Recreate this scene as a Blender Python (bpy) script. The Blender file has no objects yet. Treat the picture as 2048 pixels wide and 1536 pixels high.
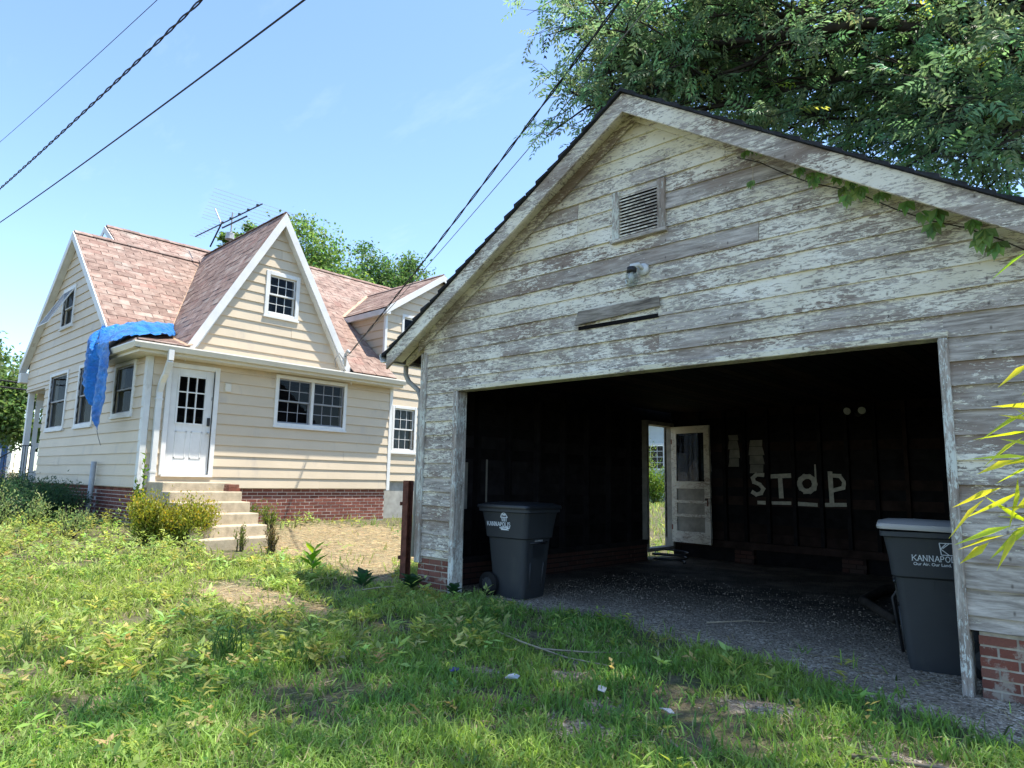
import bpy, bmesh, math, random
import numpy as np
from mathutils import Matrix, Vector
random.seed(7)
rng = np.random.default_rng(7)
scene = bpy.context.scene
COL = scene.collection
rad = math.radians

# ------------------------------------------------------------------ camera
def camera_matrix(loc, yaw, pitch, roll):
    cy, sy, cp, sp = math.cos(yaw), math.sin(yaw), math.cos(pitch), math.sin(pitch)
    f = Vector((sy*cp, cy*cp, sp)); r = Vector((cy, -sy, 0)); u = r.cross(f)
    R = r*math.cos(roll) + u*math.sin(roll); U = -r*math.sin(roll) + u*math.cos(roll)
    m = Matrix((R, U, -f)).transposed().to_4x4()
    m.translation = loc
    return m
CAM = Vector((3.40, -5.47, 1.32))
cd = bpy.data.cameras.new('camera'); cam = bpy.data.objects.new('camera', cd); COL.objects.link(cam)
cd.sensor_width = 36; cd.lens = 1360/2048*36; cd.clip_start = 0.05; cd.clip_end = 3000
cam.matrix_world = camera_matrix(CAM, rad(-42.597), rad(8.112), rad(1.063))
scene.camera = cam

# ------------------------------------------------------------------ sky, sun, exposure
SUN = Vector((0.42, 0.41, 1.65)).normalized()          # direction towards the sun
elev = math.asin(SUN.z); az = math.atan2(SUN.x, SUN.y)
world = bpy.data.worlds.new('World'); scene.world = world; world.use_nodes = True
wt = world.node_tree
sky = wt.nodes.new('ShaderNodeTexSky'); sky.sky_type = 'NISHITA'; sky.sun_disc = False
sky.sun_elevation = elev; sky.sun_rotation = az
sky.air_density = 1.0; sky.dust_density = 0.15; sky.ozone_density = 3.5; sky.altitude = 200
wtc = wt.nodes.new('ShaderNodeTexCoord'); wsep = wt.nodes.new('ShaderNodeSeparateXYZ'); wt.links.new(wtc.outputs['Generated'], wsep.inputs[0])
wdz = wt.nodes.new('ShaderNodeMath'); wdz.operation = 'ADD'; wt.links.new(wsep.outputs[2], wdz.inputs[0]); wdz.inputs[1].default_value = .12
wdv = wt.nodes.new('ShaderNodeVectorMath'); wdv.operation = 'DIVIDE'; wt.links.new(wtc.outputs['Generated'], wdv.inputs[0]); wt.links.new(wdz.outputs[0], wdv.inputs[1])
wmp = wt.nodes.new('ShaderNodeMapping'); wmp.inputs['Scale'].default_value = (1.3, 3.4, 0); wmp.inputs['Rotation'].default_value = (0, 0, .5); wt.links.new(wdv.outputs[0], wmp.inputs[0])
wno = wt.nodes.new('ShaderNodeTexNoise'); wno.inputs['Scale'].default_value = 1.6; wno.inputs['Detail'].default_value = 9; wno.inputs['Roughness'].default_value = .62; wt.links.new(wmp.outputs[0], wno.inputs['Vector'])
wrp = wt.nodes.new('ShaderNodeValToRGB'); wrp.color_ramp.elements[0].position = .57; wrp.color_ramp.elements[1].position = .92; wrp.color_ramp.elements[1].color = (.13, .13, .13, 1); wt.links.new(wno.outputs['Fac'], wrp.inputs[0])
wmx = wt.nodes.new('ShaderNodeMixRGB'); wt.links.new(wrp.outputs[0], wmx.inputs[0]); wt.links.new(sky.outputs[0], wmx.inputs[1]); wmx.inputs[2].default_value = (5.2, 5.6, 6.2, 1)
wt.links.new(wmx.outputs[0], wt.nodes['Background'].inputs[0])
wt.nodes['Background'].inputs[1].default_value = 0.094
sl = bpy.data.lights.new('sun', 'SUN'); sl.energy = 2.55; sl.angle = rad(0.6); sl.color = (1.0, 0.94, 0.83)
so = bpy.data.objects.new('sun', sl); COL.objects.link(so)
so.rotation_euler = (-SUN).to_track_quat('-Z', 'Y').to_euler(); so.location = (10, 12, 30)
scene.view_settings.view_transform = 'Standard'; scene.view_settings.look = 'None'
scene.view_settings.exposure = 1.93; scene.view_settings.gamma = 1.0
scene.view_settings.use_curve_mapping = False
scene.cycles.max_bounces = 8; scene.cycles.transparent_max_bounces = 12
scene.cycles.use_denoising = True

# ------------------------------------------------------------------ materials
class NT:
    def __init__(s, name):
        s.m = bpy.data.materials.new(name); s.m.use_nodes = True; s.t = s.m.node_tree
        s.b = s.t.nodes['Principled BSDF']; s.out = s.t.nodes['Material Output']
    def n(s, kind, **kw):
        x = s.t.nodes.new('ShaderNode'+kind)
        for k, v in kw.items(): setattr(x, k, v)
        return x
    def l(s, a, b): s.t.links.new(a, b)
    def val(s, sock, v):
        if hasattr(v, 'links') or isinstance(v, bpy.types.NodeSocket): s.l(v, sock)
        else: sock.default_value = v
    def math(s, op, a, b=0.0, c=None):
        x = s.n('Math', operation=op); s.val(x.inputs[0], a); s.val(x.inputs[1], b)
        if c is not None: s.val(x.inputs[2], c)
        return x.outputs[0]
    def noise(s, vec, scale, detail=5, rough=0.55, dist=0.0):
        x = s.n('TexNoise'); s.l(vec, x.inputs['Vector']); x.inputs['Scale'].default_value = scale
        x.inputs['Detail'].default_value = detail; x.inputs['Roughness'].default_value = rough
        x.inputs['Distortion'].default_value = dist
        return x.outputs['Fac']
    def mapping(s, vec, scale=(1,1,1), loc=None):
        x = s.n('VectorMath', operation='MULTIPLY'); s.l(vec, x.inputs[0]); x.inputs[1].default_value = scale
        return x.outputs[0]
    def ramp(s, fac, stops):
        x = s.n('ValToRGB'); s.l(fac, x.inputs[0]); e = x.color_ramp.elements
        while len(e) < len(stops): e.new(0.5)
        for el, (p, c) in zip(e, stops):
            el.position = p; el.color = c if len(c) == 4 else (*c, 1)
        return x.outputs[0]
    def mix(s, fac, a, b, blend='MIX'):
        x = s.n('MixRGB', blend_type=blend); s.val(x.inputs[0], fac)
        s.val(x.inputs[1], a if not isinstance(a, tuple) else (*a[:3], 1)); s.val(x.inputs[2], b if not isinstance(b, tuple) else (*b[:3], 1))
        return x.outputs[0]
    def coords(s, rnd=37.0):
        tc = s.n('TexCoord').outputs['Object']
        if not rnd: return tc
        oi = s.n('ObjectInfo').outputs['Random']
        cx = s.n('CombineXYZ'); 
        s.l(s.math('MULTIPLY', oi, rnd), cx.inputs[0]); s.l(s.math('MULTIPLY', oi, rnd*1.7), cx.inputs[1]); s.l(s.math('MULTIPLY', oi, rnd*0.6), cx.inputs[2])
        a = s.n('VectorMath', operation='ADD'); s.l(tc, a.inputs[0]); s.l(cx.outputs[0], a.inputs[1])
        return a.outputs[0]
    def rand(s): return s.n('ObjectInfo').outputs['Random']
    def bump(s, h, strength=0.3, dist=0.01):
        x = s.n('Bump'); s.l(h, x.inputs['Height']); x.inputs['Strength'].default_value = strength; x.inputs['Distance'].default_value = dist
        s.l(x.outputs[0], s.b.inputs['Normal'])
    def done(s, col=None, rough=None, spec=None, metal=None):
        if col is not None: s.val(s.b.inputs['Base Color'], col if not isinstance(col, tuple) else (*col[:3], 1))
        if rough is not None: s.val(s.b.inputs['Roughness'], rough)
        if spec is not None: s.b.inputs['Specular IOR Level'].default_value = spec
        if metal is not None: s.b.inputs['Metallic'].default_value = metal
        return s.m

def varied(name, c, rough=0.7, spec=0.25, amt=0.25, scale=4.0, objvar=0.12, bump=0.0, bscale=60, metal=0.0, stain=None):
    t = NT(name); v = t.coords()
    a = tuple(x*(1-amt) for x in c); b = tuple(min(1, x*(1+amt)) for x in c)
    f = t.noise(v, scale, 6, 0.6)
    col = t.ramp(f, [(0.3, a), (0.7, b)])
    if objvar:
        k = t.math('MULTIPLY_ADD', t.rand(), 2*objvar, 1-objvar)
        h = t.n('HueSaturation'); t.l(col, h.inputs['Color']); t.l(k, h.inputs['Value']); col = h.outputs[0]
    if stain:
        sc, thr, scol = stain
        sf = t.noise(t.mapping(v, (1, 1, .35)), sc, 7, 0.65)
        col = t.mix(t.ramp(sf, [(thr, (0, 0, 0)), (min(thr+.16, 1), (1, 1, 1))]), col, scol)
    if bump: t.bump(t.noise(v, bscale, 4), bump, 0.01)
    return t.done(col, rough, spec, metal)

def peel(name, axis='x', amount=0.0, zgain=0.0, paint=(.88, .82, .69), wood=2.2):
    """old boards: grey weathered wood with flaking off-white paint; axis = way the boards run"""
    t = NT(name); v = t.coords(61.0)
    st = {'x': (1, 8, 8), 'y': (8, 1, 8), 'z': (8, 8, 1)}[axis]
    st2 = {'x': (1, 2.6, 2.6), 'y': (2.6, 1, 2.6), 'z': (2.6, 2.6, 1)}[axis]
    gv = t.mapping(v, st)
    g1 = t.noise(gv, 2.2, 8, 0.68, 1.2)
    g2 = t.noise(t.mapping(v, tuple(q*3.0 for q in st)), 2.0, 4, 0.6, 0.4)
    gr = t.math('ADD', t.math('MULTIPLY', g1, 0.65), t.math('MULTIPLY', g2, 0.35))
    w = wood
    wood_c = t.ramp(gr, [(0.30, (.04*w, .033*w, .027*w)), (0.44, (.130*w, .111*w, .093*w)), (0.58, (.235*w, .206*w, .178*w)), (0.72, (.34*w, .305*w, .268*w))])
    brown = t.noise(t.mapping(v, st2), 0.9, 4, 0.5)
    wood_c = t.mix(t.ramp(brown, [(0.49, (0, 0, 0)), (0.66, (.85, .85, .85))]), wood_c, (.23, .165, .125))
    A = t.noise(t.mapping(t.n('TexCoord').outputs['Object'], (.8, .8, 1.5)), 1.25, 6, 0.62, 0.4)
    B = t.noise(t.mapping(v, st2), 13.0, 9, 0.76, 0.9)
    Cc = t.noise(t.mapping(v, st), 9.0, 6, 0.72, 0.8)
    m = t.math('ADD', t.math('MULTIPLY', A, 0.32), t.math('ADD', t.math('MULTIPLY', B, 0.36), t.math('MULTIPLY', Cc, 0.32)))
    m = t.math('ADD', m, t.math('MULTIPLY_ADD', t.rand(), 0.014, amount-0.007))
    if zgain:
        sep = t.n('SeparateXYZ'); t.l(t.n('TexCoord').outputs['Object'], sep.inputs[0])
        zz = t.math('MULTIPLY', t.math('SUBTRACT', sep.outputs[2], 2.6), zgain)
        m = t.math('ADD', m, zz)
    mask = t.ramp(m, [(0.497, (0, 0, 0)), (0.511, (1, 1, 1))])
    pv = t.noise(v, 1.3, 5, 0.6)
    p0 = tuple(x*0.80*y for x, y in zip(paint, (1.0, .965, .87))); 
    pc = t.ramp(pv, [(0.35, p0), (0.62, paint)])
    pc = t.mix(t.math('MULTIPLY', t.math('SUBTRACT', 1.0, g2), 0.35), pc, tuple(x*.62 for x in paint))
    col = t.mix(mask, wood_c, pc)
    if axis == 'x':                                      # nail heads and their rust runs at every stud
        sp3 = t.n('SeparateXYZ'); t.l(t.n('TexCoord').outputs['Object'], sp3.inputs[0])
        fx = t.math('MULTIPLY', t.math('SUBTRACT', t.math('FRACT', t.math('MULTIPLY', sp3.outputs[0], 1/.61)), .5), .61)
        fz = t.math('MULTIPLY', t.math('SUBTRACT', t.math('FRACT', t.math('MULTIPLY', t.math('SUBTRACT', sp3.outputs[2], 2.53), 1/.1685)), .22), .1685)
        fz = t.math('MULTIPLY', fz, .55)
        dd_ = t.math('SQRT', t.math('ADD', t.math('MULTIPLY', fx, fx), t.math('MULTIPLY', fz, fz)))
        col = t.mix(t.ramp(dd_, [(.003, (.7, .7, .7)), (.010, (0, 0, 0))]), col, (.05, .035, .028))
    t.bump(t.math('ADD', t.math('MULTIPLY', mask, 0.6), t.math('MULTIPLY', gr, 0.9)), 0.55, 0.006)
    return t.done(col, 0.82, 0.2)

MT = {}
MT['peel_x'] = peel('peeling_paint_siding', 'x', 0.002, 0.008)
MT['peel_trim_x'] = peel('peeling_paint_fascia', 'x', -0.006)
MT['peel_trim_y'] = peel('peeling_paint_rafters', 'y', 0.05)
MT['peel_z'] = peel('peeling_paint_posts', 'z', -0.012, paint=(.74, .755, .69))
MT['peel_grey'] = peel('bare_grey_boards', 'x', -0.042)
MT['bare_wood'] = peel('bare_weathered_board', 'x', -0.11, wood=1.5)
MT['peel_cream'] = peel('cream_paint_boards', 'x', 0.018, paint=(.84, .785, .63))
MT['siding'] = varied('beige_vinyl_siding', (.585, .487, .358), 0.5, 0.3, 0.06, 1.2, 0.05, 0.10, 9, stain=(2.4, .58, (.47, .405, .325)))
MT['white'] = varied('white_paint', (.70, .695, .67), 0.55, 0.3, 0.09, 3.0, 0.04, stain=(5, .62, (.50, .47, .42)))
MT['white_dirty'] = varied('weathered_white_metal', (.66, .66, .635), 0.5, 0.35, 0.12, 3.0, 0.05, stain=(6, .60, (.36, .31, .26)))
MT['old_gutter'] = varied('grey_weathered_gutter', (.36, .34, .30), 0.6, 0.3, 0.25, 5, 0.05, stain=(4, .5, (.22, .19, .16)))
MT['gutter'] = varied('cream_gutter_enamel', (.66, .62, .53), 0.4, 0.4, 0.08, 2.0, 0.03, stain=(2.2, .63, (.46, .40, .31)))
def slate_mat(name, tint=1.0, mass=False):
    t = NT(name); v = t.coords()
    f = t.noise(v, 5, 7, 0.7); r = t.rand()
    if mass:
        vo_ = t.n('TexVoronoi'); t.l(t.mapping(v, (2.2, 2.6, 3.6)), vo_.inputs['Vector']); vo_.inputs['Scale'].default_value = 1.0; sc3 = t.n('SeparateColor'); t.l(vo_.outputs['Color'], sc3.inputs[0]); r = sc3.outputs[0]
    c = t.ramp(f, [(0.30, (.14*tint, .088*tint, .073*tint)), (0.5, (.25*tint, .168*tint, .134*tint)), (0.68, (.35*tint, .26*tint, .215*tint))])
    r2 = t.math('FRACT', t.math('MULTIPLY', r, 7.31))
    c = t.mix(t.math('MULTIPLY', t.math('GREATER_THAN', r2, 0.92), 0.3), c, (.25, .115, .09))
    c = t.mix(t.ramp(t.noise(v, 1.4, 6, 0.6), [(0.52, (0, 0, 0)), (0.75, (.8, .8, .8))]), c, (.42, .365, .31))
    h = t.n('HueSaturation'); t.l(c, h.inputs['Color']); t.l(t.math('MULTIPLY_ADD', r, 0.34, 0.82), h.inputs['Value'])
    t.bump(t.noise(v, 30, 5), 0.35, 0.006)
    return t.done(h.outputs[0], 0.8, 0.25)
MT['slate'] = slate_mat('red_slate'); MT['slate_mass'] = slate_mat('red_slate_field', mass=True)
MT['copper'] = varied('tan_valley_flashing', (.47, .31, .19), 0.5, 0.4, 0.2, 3)
def brick_mat(name, c1, c2, c3, var=0.3):
    t = NT(name); v = t.coords(); r = t.rand()
    c = t.ramp(r, [(0.0, c1), (0.45, c2), (1.0, c3)])
    c = t.mix(t.ramp(t.noise(v, 9, 6, .7), [(.35, (0, 0, 0)), (.75, (var, var, var))]), c, (.07, .045, .04))
    if var > .4: c = t.mix(t.ramp(t.noise(t.n('NewGeometry').outputs['Position'], 7, 7, .7), [(.54, (0, 0, 0)), (.60, (.8, .8, .8))]), c, (.36, .31, .25))
    t.bump(t.noise(v, 40, 5, .7), 0.5, 0.004)
    return t.done(c, 0.88, 0.15)
MT['brick_house'] = brick_mat('house_brick', (.15, .052, .038), (.21, .070, .050), (.27, .105, .075))
MT['brick_old'] = brick_mat('old_garage_brick', (.17, .062, .045), (.25, .085, .058), (.22, .115, .085), .5)
MT['brick_shaded'] = brick_mat('shaded_brick', (.055, .026, .021), (.075, .033, .025), (.06, .04, .034), .39)  # darker copy of the old brick, interior shade put into its colour
MT['mortar'] = varied('mortar', (.58, .50, .43), 0.95, 0.1, 0.2, 12, 0.0, .4, 80)
MT['mortar_old'] = varied('old_mortar', (.42, .37, .30), 0.95, 0.1, 0.3, 10, 0.0, .6, 60)
MT['concrete'] = varied('rough_concrete', (.46, .385, .275), 0.92, 0.15, 0.22, 9, 0.05, .6, 90, stain=(1.5, .62, (.28, .25, .20)))
MT['concrete_grey'] = varied('grey_parged_concrete', (.33, .325, .30), 0.92, 0.15, 0.2, 6, 0.05, .4, 70)
MT['shingle'] = varied('black_asphalt_shingle', (.030, .031, .036), 0.9, 0.2, 0.35, 25, 0.25, .6, 140)
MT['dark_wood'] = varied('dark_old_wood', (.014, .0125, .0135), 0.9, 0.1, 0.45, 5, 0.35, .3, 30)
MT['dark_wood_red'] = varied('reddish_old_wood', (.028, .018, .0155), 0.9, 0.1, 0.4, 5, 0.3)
MT['inner_white'] = varied('dirty_white_paint', (.23, .215, .185), 0.8, 0.2, 0.3, 6, 0.15)
MT['old_door'] = peel('old_door_paint', 'x', 0.035, paint=(.66, .635, .57))
MT['letter_paint'] = varied('white_wall_lettering', (.50, .47, .40), 0.85, 0.15, 0.25, 14, 0.05)
MT['rust'] = varied('rusty_steel', (.125, .046, .030), 0.85, 0.25, 0.45, 14, 0.05, .5, 60)
MT['black_metal'] = varied('black_metal', (.018, .018, .02), 0.5, 0.4, 0.2, 8)
MT['grey_metal'] = varied('grey_galvanised', (.38, .39, .39), 0.45, 0.5, 0.15, 8, .05)
MT['lidless'] = varied('brown_plank', (.33, .19, .10), 0.8, 0.2, 0.25, 8)
MT['stick'] = varied('dry_stick', (.30, .245, .17), 0.9, 0.1, 0.3, 10, .2)
MT['bark'] = varied('tree_bark', (.045, .038, .032), 0.95, 0.1, 0.4, 6, .1, .9, 20)
MT['dark_room'] = varied('dark_room', (.018, .018, .020), 0.9, 0.05, 0.2, 3, 0)
MT['curtain'] = varied('grey_curtain', (.05, .05, .055), 0.9, 0.1, 0.3, 6, .1)
MT['curtain_pale'] = varied('pale_blind', (.26, .28, .27), 0.9, 0.1, 0.15, 3, .1)
MT['screen'] = varied('grey_sash_paint', (.26, .265, .28), 0.5, 0.3, 0.1, 5, .05)
MT['muntin_grey'] = varied('grey_window_grille', (.30, .30, .32), 0.5, 0.3, 0.05, 5, .02)
MT['blue_siding'] = varied('blue_siding', (.055, .115, .24), 0.6, 0.3, 0.1, 3, .05)
MT['pale_siding'] = varied('pale_blue_siding', (.50, .56, .58), 0.6, 0.3, 0.06, 3, .03)
MT['roof_grey'] = varied('grey_roof', (.42, .42, .42), 0.8, 0.2, 0.15, 10, .05)
MT['cable'] = varied('black_cable', (.016, .016, .018), 0.6, 0.3, 0.1, 5, .0)
MT['cable_grey'] = varied('grey_cable', (.20, .20, .20), 0.6, 0.3, 0.1, 5, .0)
MT['cart'] = varied('dark_grey_cart_plastic', (.033, .036, .039), 0.55, 0.35, 0.12, 2.5, .03, .12, 220, stain=(4, .56, (.05, .052, .05)))
MT['cart_lid_dark'] = varied('black_cart_lid', (.020, .022, .025), 0.4, 0.4, 0.15, 4, .03)
MT['cart_lid_white'] = varied('off_white_cart_lid', (.38, .355, .32), 0.5, 0.35, 0.06, 3, .02, stain=(5, .66, (.42, .38, .33)))
MT['rubber'] = varied('black_rubber', (.012, .012, .012), 0.8, 0.2, 0.1, 8, .0)
MT['print_white'] = varied('white_print', (.68, .70, .70), 0.6, 0.2, 0.06, 20, .0)
MT['print_grey'] = varied('grey_print', (.32, .33, .34), 0.6, 0.2, 0.1, 20, .0)
MT['litter'] = varied('white_litter', (.42, .43, .44), 0.6, 0.3, 0.1, 20, .05)
MT['litter_blue'] = varied('purple_litter', (.08, .06, .25), 0.5, 0.3, 0.1, 20, .05)
MT['stone'] = varied('gravel_stone', (.22, .22, .22), 0.9, 0.2, 0.35, 50, .0)
def glass_mat(name, tint=(.55, .6, .65)):
    t = NT(name); tr = t.n('BsdfTransparent'); tr.inputs[0].default_value = (*tint, 1)
    gl = t.n('BsdfGlossy'); gl.inputs['Roughness'].default_value = 0.03; gl.inputs[0].default_value = (.9, .95, 1, 1)
    fr = t.n('Fresnel'); fr.inputs[0].default_value = 1.5
    mx = t.n('MixShader'); t.l(t.math('MULTIPLY_ADD', fr.outputs[0], 0.13, 0.006), mx.inputs[0]); t.l(tr.outputs[0], mx.inputs[1]); t.l(gl.outputs[0], mx.inputs[2])
    t.l(mx.outputs[0], t.out.inputs[0]); return t.m
MT['glass'] = glass_mat('window_glass')
MT['jar'] = glass_mat('ribbed_lamp_glass', (.75, .78, .76))
def leaf_mat(name, attr=True, col=(.08, .14, .03), trans=0.52, rough=0.45, spec=0.35):
    t = NT(name)
    if attr:
        a = t.n('Attribute'); a.attribute_name = 'tint'; c = a.outputs['Color']
    else:
        c = t.ramp(t.noise(t.coords(), 6), [(.3, tuple(x*.75 for x in col)), (.7, tuple(x*1.25 for x in col))])
    t.done(c, rough, spec)
    tl = t.n('BsdfTranslucent'); h = t.n('HueSaturation'); t.l(c, h.inputs['Color']); h.inputs['Value'].default_value = 1.5; h.inputs['Saturation'].default_value = 1.1
    t.l(h.outputs[0], tl.inputs[0])
    mx = t.n('MixShader'); mx.inputs[0].default_value = trans
    t.l(t.b.outputs[0], mx.inputs[1]); t.l(tl.outputs[0], mx.inputs[2]); t.l(mx.outputs[0], t.out.inputs[0])
    return t.m
MT['leaf'] = leaf_mat('leaves')
MT['grass'] = leaf_mat('grass_blades', trans=0.42, rough=0.5, spec=0.3)
def tarp_mat():
    t = NT('blue_tarp'); v = t.coords(0)
    f = t.noise(v, 3, 5); c = t.ramp(f, [(.35, (.008, .14, .50)), (.65, (.020, .26, .74))])
    w = t.noise(v, 14, 7, .75, 1.6); vc = t.n('TexVoronoi'); vc.feature = 'DISTANCE_TO_EDGE'; t.l(v, vc.inputs['Vector']); vc.inputs['Scale'].default_value = 9; t.bump(t.math('ADD', w, t.math('MULTIPLY', vc.outputs['Distance'], .9)), 1.0, 0.05)
    return t.done(c, 0.34, 0.45)
MT['tarp'] = tarp_mat()

# ------------------------------------------------------------------ object helpers
def put(o, parent=None):
    COL.objects.link(o)
    if parent is not None:
        o.parent = parent
        if parent.type == 'EMPTY': o.matrix_parent_inverse = Matrix.Translation(-parent.location)
    return o
def tag(o, label=None, cat=None, group=None, kind=None):
    if label: o['label'] = label
    if cat: o['category'] = cat
    if group: o['group'] = group
    if kind: o['kind'] = kind
    return o
def thing(name, loc, label, cat, group=None):
    o = bpy.data.objects.new(name, None); o.location = loc; o.empty_display_size = .2; COL.objects.link(o)
    return tag(o, label, cat, group)
def mesh(name, vs, fs, mat, parent=None, smooth=False):
    me = bpy.data.meshes.new(name); me.from_pydata([tuple(v) for v in vs], [], fs)
    if mat is not None: me.materials.append(MT[mat] if isinstance(mat, str) else mat)
    if smooth: me.polygons.foreach_set('use_smooth', [True]*len(me.polygons))
    me.update()
    return put(bpy.data.objects.new(name, me), parent)
BOXF = [(0, 1, 3, 2), (4, 6, 7, 5), (0, 4, 5, 1), (2, 3, 7, 6), (0, 2, 6, 4), (1, 5, 7, 3)]
class MB:
    """collects shapes that make ONE part"""
    def __init__(s): s.v = []; s.f = []
    def add(s, vs, fs):
        k = len(s.v); s.v += [tuple(v) for v in vs]; s.f += [tuple(i+k for i in f) for f in fs]; return s
    def box(s, a, b):
        (x0, y0, z0), (x1, y1, z1) = a, b
        return s.add([(x, y, z) for x in (x0, x1) for y in (y0, y1) for z in (z0, z1)], BOXF)
    def fbox(s, fr, s0, s1, d0, d1, z0, z1):
        return s.add([fr(a, d, z) for a in (s0, s1) for d in (d0, d1) for z in (z0, z1)], BOXF)
    def prism(s, poly, vec):
        n = len(poly); P = [Vector(p) for p in poly]; V = Vector(vec)
        return s.add(P+[p+V for p in P], [tuple(range(n))[::-1], tuple(range(n, 2*n))]+[(i, (i+1) % n, n+(i+1) % n, n+i) for i in range(n)])
    def bar(s, a, b, w, h=None, up=(0, 0, 1)):
        h = h or w; a = Vector(a); b = Vector(b); d = (b-a).normalized(); u = Vector(up)
        if abs(d.dot(u)) > .98: u = Vector((1, 0, 0))
        r = d.cross(u).normalized(); q = r.cross(d)
        return s.add([p+r*i*w/2+q*j*h/2 for p in (a, b) for i in (-1, 1) for j in (-1, 1)], BOXF)
    def tube(s, pts, radii, sides=6, cap=True):
        pts = [Vector(p) for p in pts]
        if not hasattr(radii, '__len__'): radii = [radii]*len(pts)
        k = len(s.v); u = None
        for i, p in enumerate(pts):
            d = (pts[min(i+1, len(pts)-1)]-pts[max(i-1, 0)]).normalized()
            if u is None: u = d.orthogonal().normalized()
            else:
                u = u-d*u.dot(d)
                u = u.normalized() if u.length > 1e-6 else d.orthogonal().normalized()
            w = d.cross(u)
            for j in range(sides):
                a = 2*math.pi*j/sides; s.v.append(tuple(p+(u*math.cos(a)+w*math.sin(a))*radii[i]))
        for i in range(len(pts)-1):
            for j in range(sides):
                s.f.append((k+i*sides+j, k+i*sides+(j+1) % sides, k+(i+1)*sides+(j+1) % sides, k+(i+1)*sides+j))
        if cap: s.f.append(tuple(range(k, k+sides))[::-1]); e = k+(len(pts)-1)*sides; s.f.append(tuple(range(e, e+sides)))
        return s
    def disc(s, c, n, r0, r1, h, sides=20):
        c = Vector(c); n = Vector(n).normalized()
        return s.tube([c, c+n*h], [r0, r1], sides)
    def go(s, name, mat, parent=None, smooth=False): return mesh(name, s.v, s.f, mat, parent, smooth)
def box(name, a, b, mat, parent=None): return MB().box(a, b).go(name, mat, parent)
def bevel(o, w=.004, seg=1):
    m = o.modifiers.new('edge', 'BEVEL'); m.width = w; m.segments = seg; m.limit_method = 'ANGLE'; return o
def frame(o, u, n):
    o, u, n = Vector(o), Vector(u), Vector(n); Z = Vector((0, 0, 1))
    return lambda s, d, z: o+u*s+n*d+Z*z
def unit_mesh(name, mat):
    me = bpy.data.meshes.new(name); m = MB().box((-.5, -.5, -.5), (.5, .5, .5))
    me.from_pydata(m.v, [], m.f); me.materials.append(MT[mat]); return me
def cells(z0, z1, xr, ops):
    """split a wall row into pieces round the openings; xr(z) -> (left, right)"""
    cuts = sorted({z0, z1} | {z for (a, b, c, d) in ops for z in (c, d) if z0 < z < z1})
    out = []
    full = [o for o in ops if o[2] <= z0+1e-6 and o[3] >= z1-1e-6]
    part = [o for o in ops if o not in full and o[2] < z1-1e-4 and o[3] > z0+1e-4]
    def seg(a, b, zz0, zz1):
        (l0, r0), (l1, r1) = xr(zz0), xr(zz1)
        L0, R0, L1, R1 = max(a, l0), min(b, r0), max(a, l1), min(b, r1)
        if R0-L0 < .015: return
        if R1 < L1: L1 = R1 = (L1+R1)/2
        out.append((L0, R0, L1, R1, zz0, zz1))
    edges = [-1e3]; 
    blocks = sorted((o[0], o[1]) for o in full+part)
    cur = -1e3
    for a, b in blocks:
        if a > cur: seg(cur, a, z0, z1)
        cur = max(cur, b)
    seg(cur, 1e3, z0, z1)
    for o in part:
        for a, b in zip(cuts, cuts[1:]):
            if not (o[2] <= a+1e-6 and o[3] >= b-1e-6): seg(o[0], o[1], a, b)
    return out
def backing(name, fr, zs, xr, ops, d0, d1, mat, parent):
    m = MB()
    zz = sorted(set(zs) | {z for o in ops for z in o[2:4] if zs[0] < z < zs[-1]})
    for a, b in zip(zz, zz[1:]):
        for (l0, r0, l1, r1, c, d) in cells(a, b, xr, ops):
            m.add([fr(l0, d0, c), fr(r0, d0, c), fr(r1, d0, d), fr(l1, d0, d), fr(l0, d1, c), fr(r0, d1, c), fr(r1, d1, d), fr(l1, d1, d)],
                  [(0, 1, 2, 3), (4, 7, 6, 5), (0, 4, 5, 1), (1, 5, 6, 2), (2, 6, 7, 3), (3, 7, 4, 0)])
    return m.go(name, mat, parent)
def siding(part_name, fr, zs, xr, ops, mat, parent, proud=.02, back=.0, joints=None, jitter=0.0, matfn=None, gap=.0):
    """one object for every board; the lower edge stands proud of the board below"""
    for i, (z0, z1) in enumerate(zip(zs, zs[1:])):
        for (l0, r0, l1, r1, c, d) in cells(z0, z1, xr, ops):
            js = [j for j in (joints(i) if joints else []) if l0+.25 < j < r0-.25]
            xs = [None]+sorted(js)+[None]
            for p, q in zip(xs, xs[1:]):
                L0 = l0 if p is None else p+.0015; L1 = l1 if p is None else p+.0015
                R0 = r0 if q is None else q-.0015; R1 = r1 if q is None else q-.0015
                if R1 < L1: R1 = L1 = (L1+R1)/2
                jj = random.uniform(-1, 1)*jitter; kk = random.uniform(0, 1)*jitter
                t = lambda z: proud*(1-.75*(z-z0)/(z1-z0))
                e = gap
                b0, b1 = t(c)+jj, t(d)+jj*.5
                vs = [fr(L0, back, c-e+kk), fr(R0, back, c-e), fr(R1, back, d), fr(L1, back, d), fr(L0, b0, c-e+kk), fr(R0, b0, c-e), fr(R1, b1, d), fr(L1, b1, d)]
                mesh(part_name, vs, [(0, 1, 2, 3), (4, 7, 6, 5), (0, 4, 5, 1), (1, 5, 6, 2), (2, 6, 7, 3), (3, 7, 4, 0)],
                     matfn(i, (L0+R0)/2, z0) if matfn else mat, parent)
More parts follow.
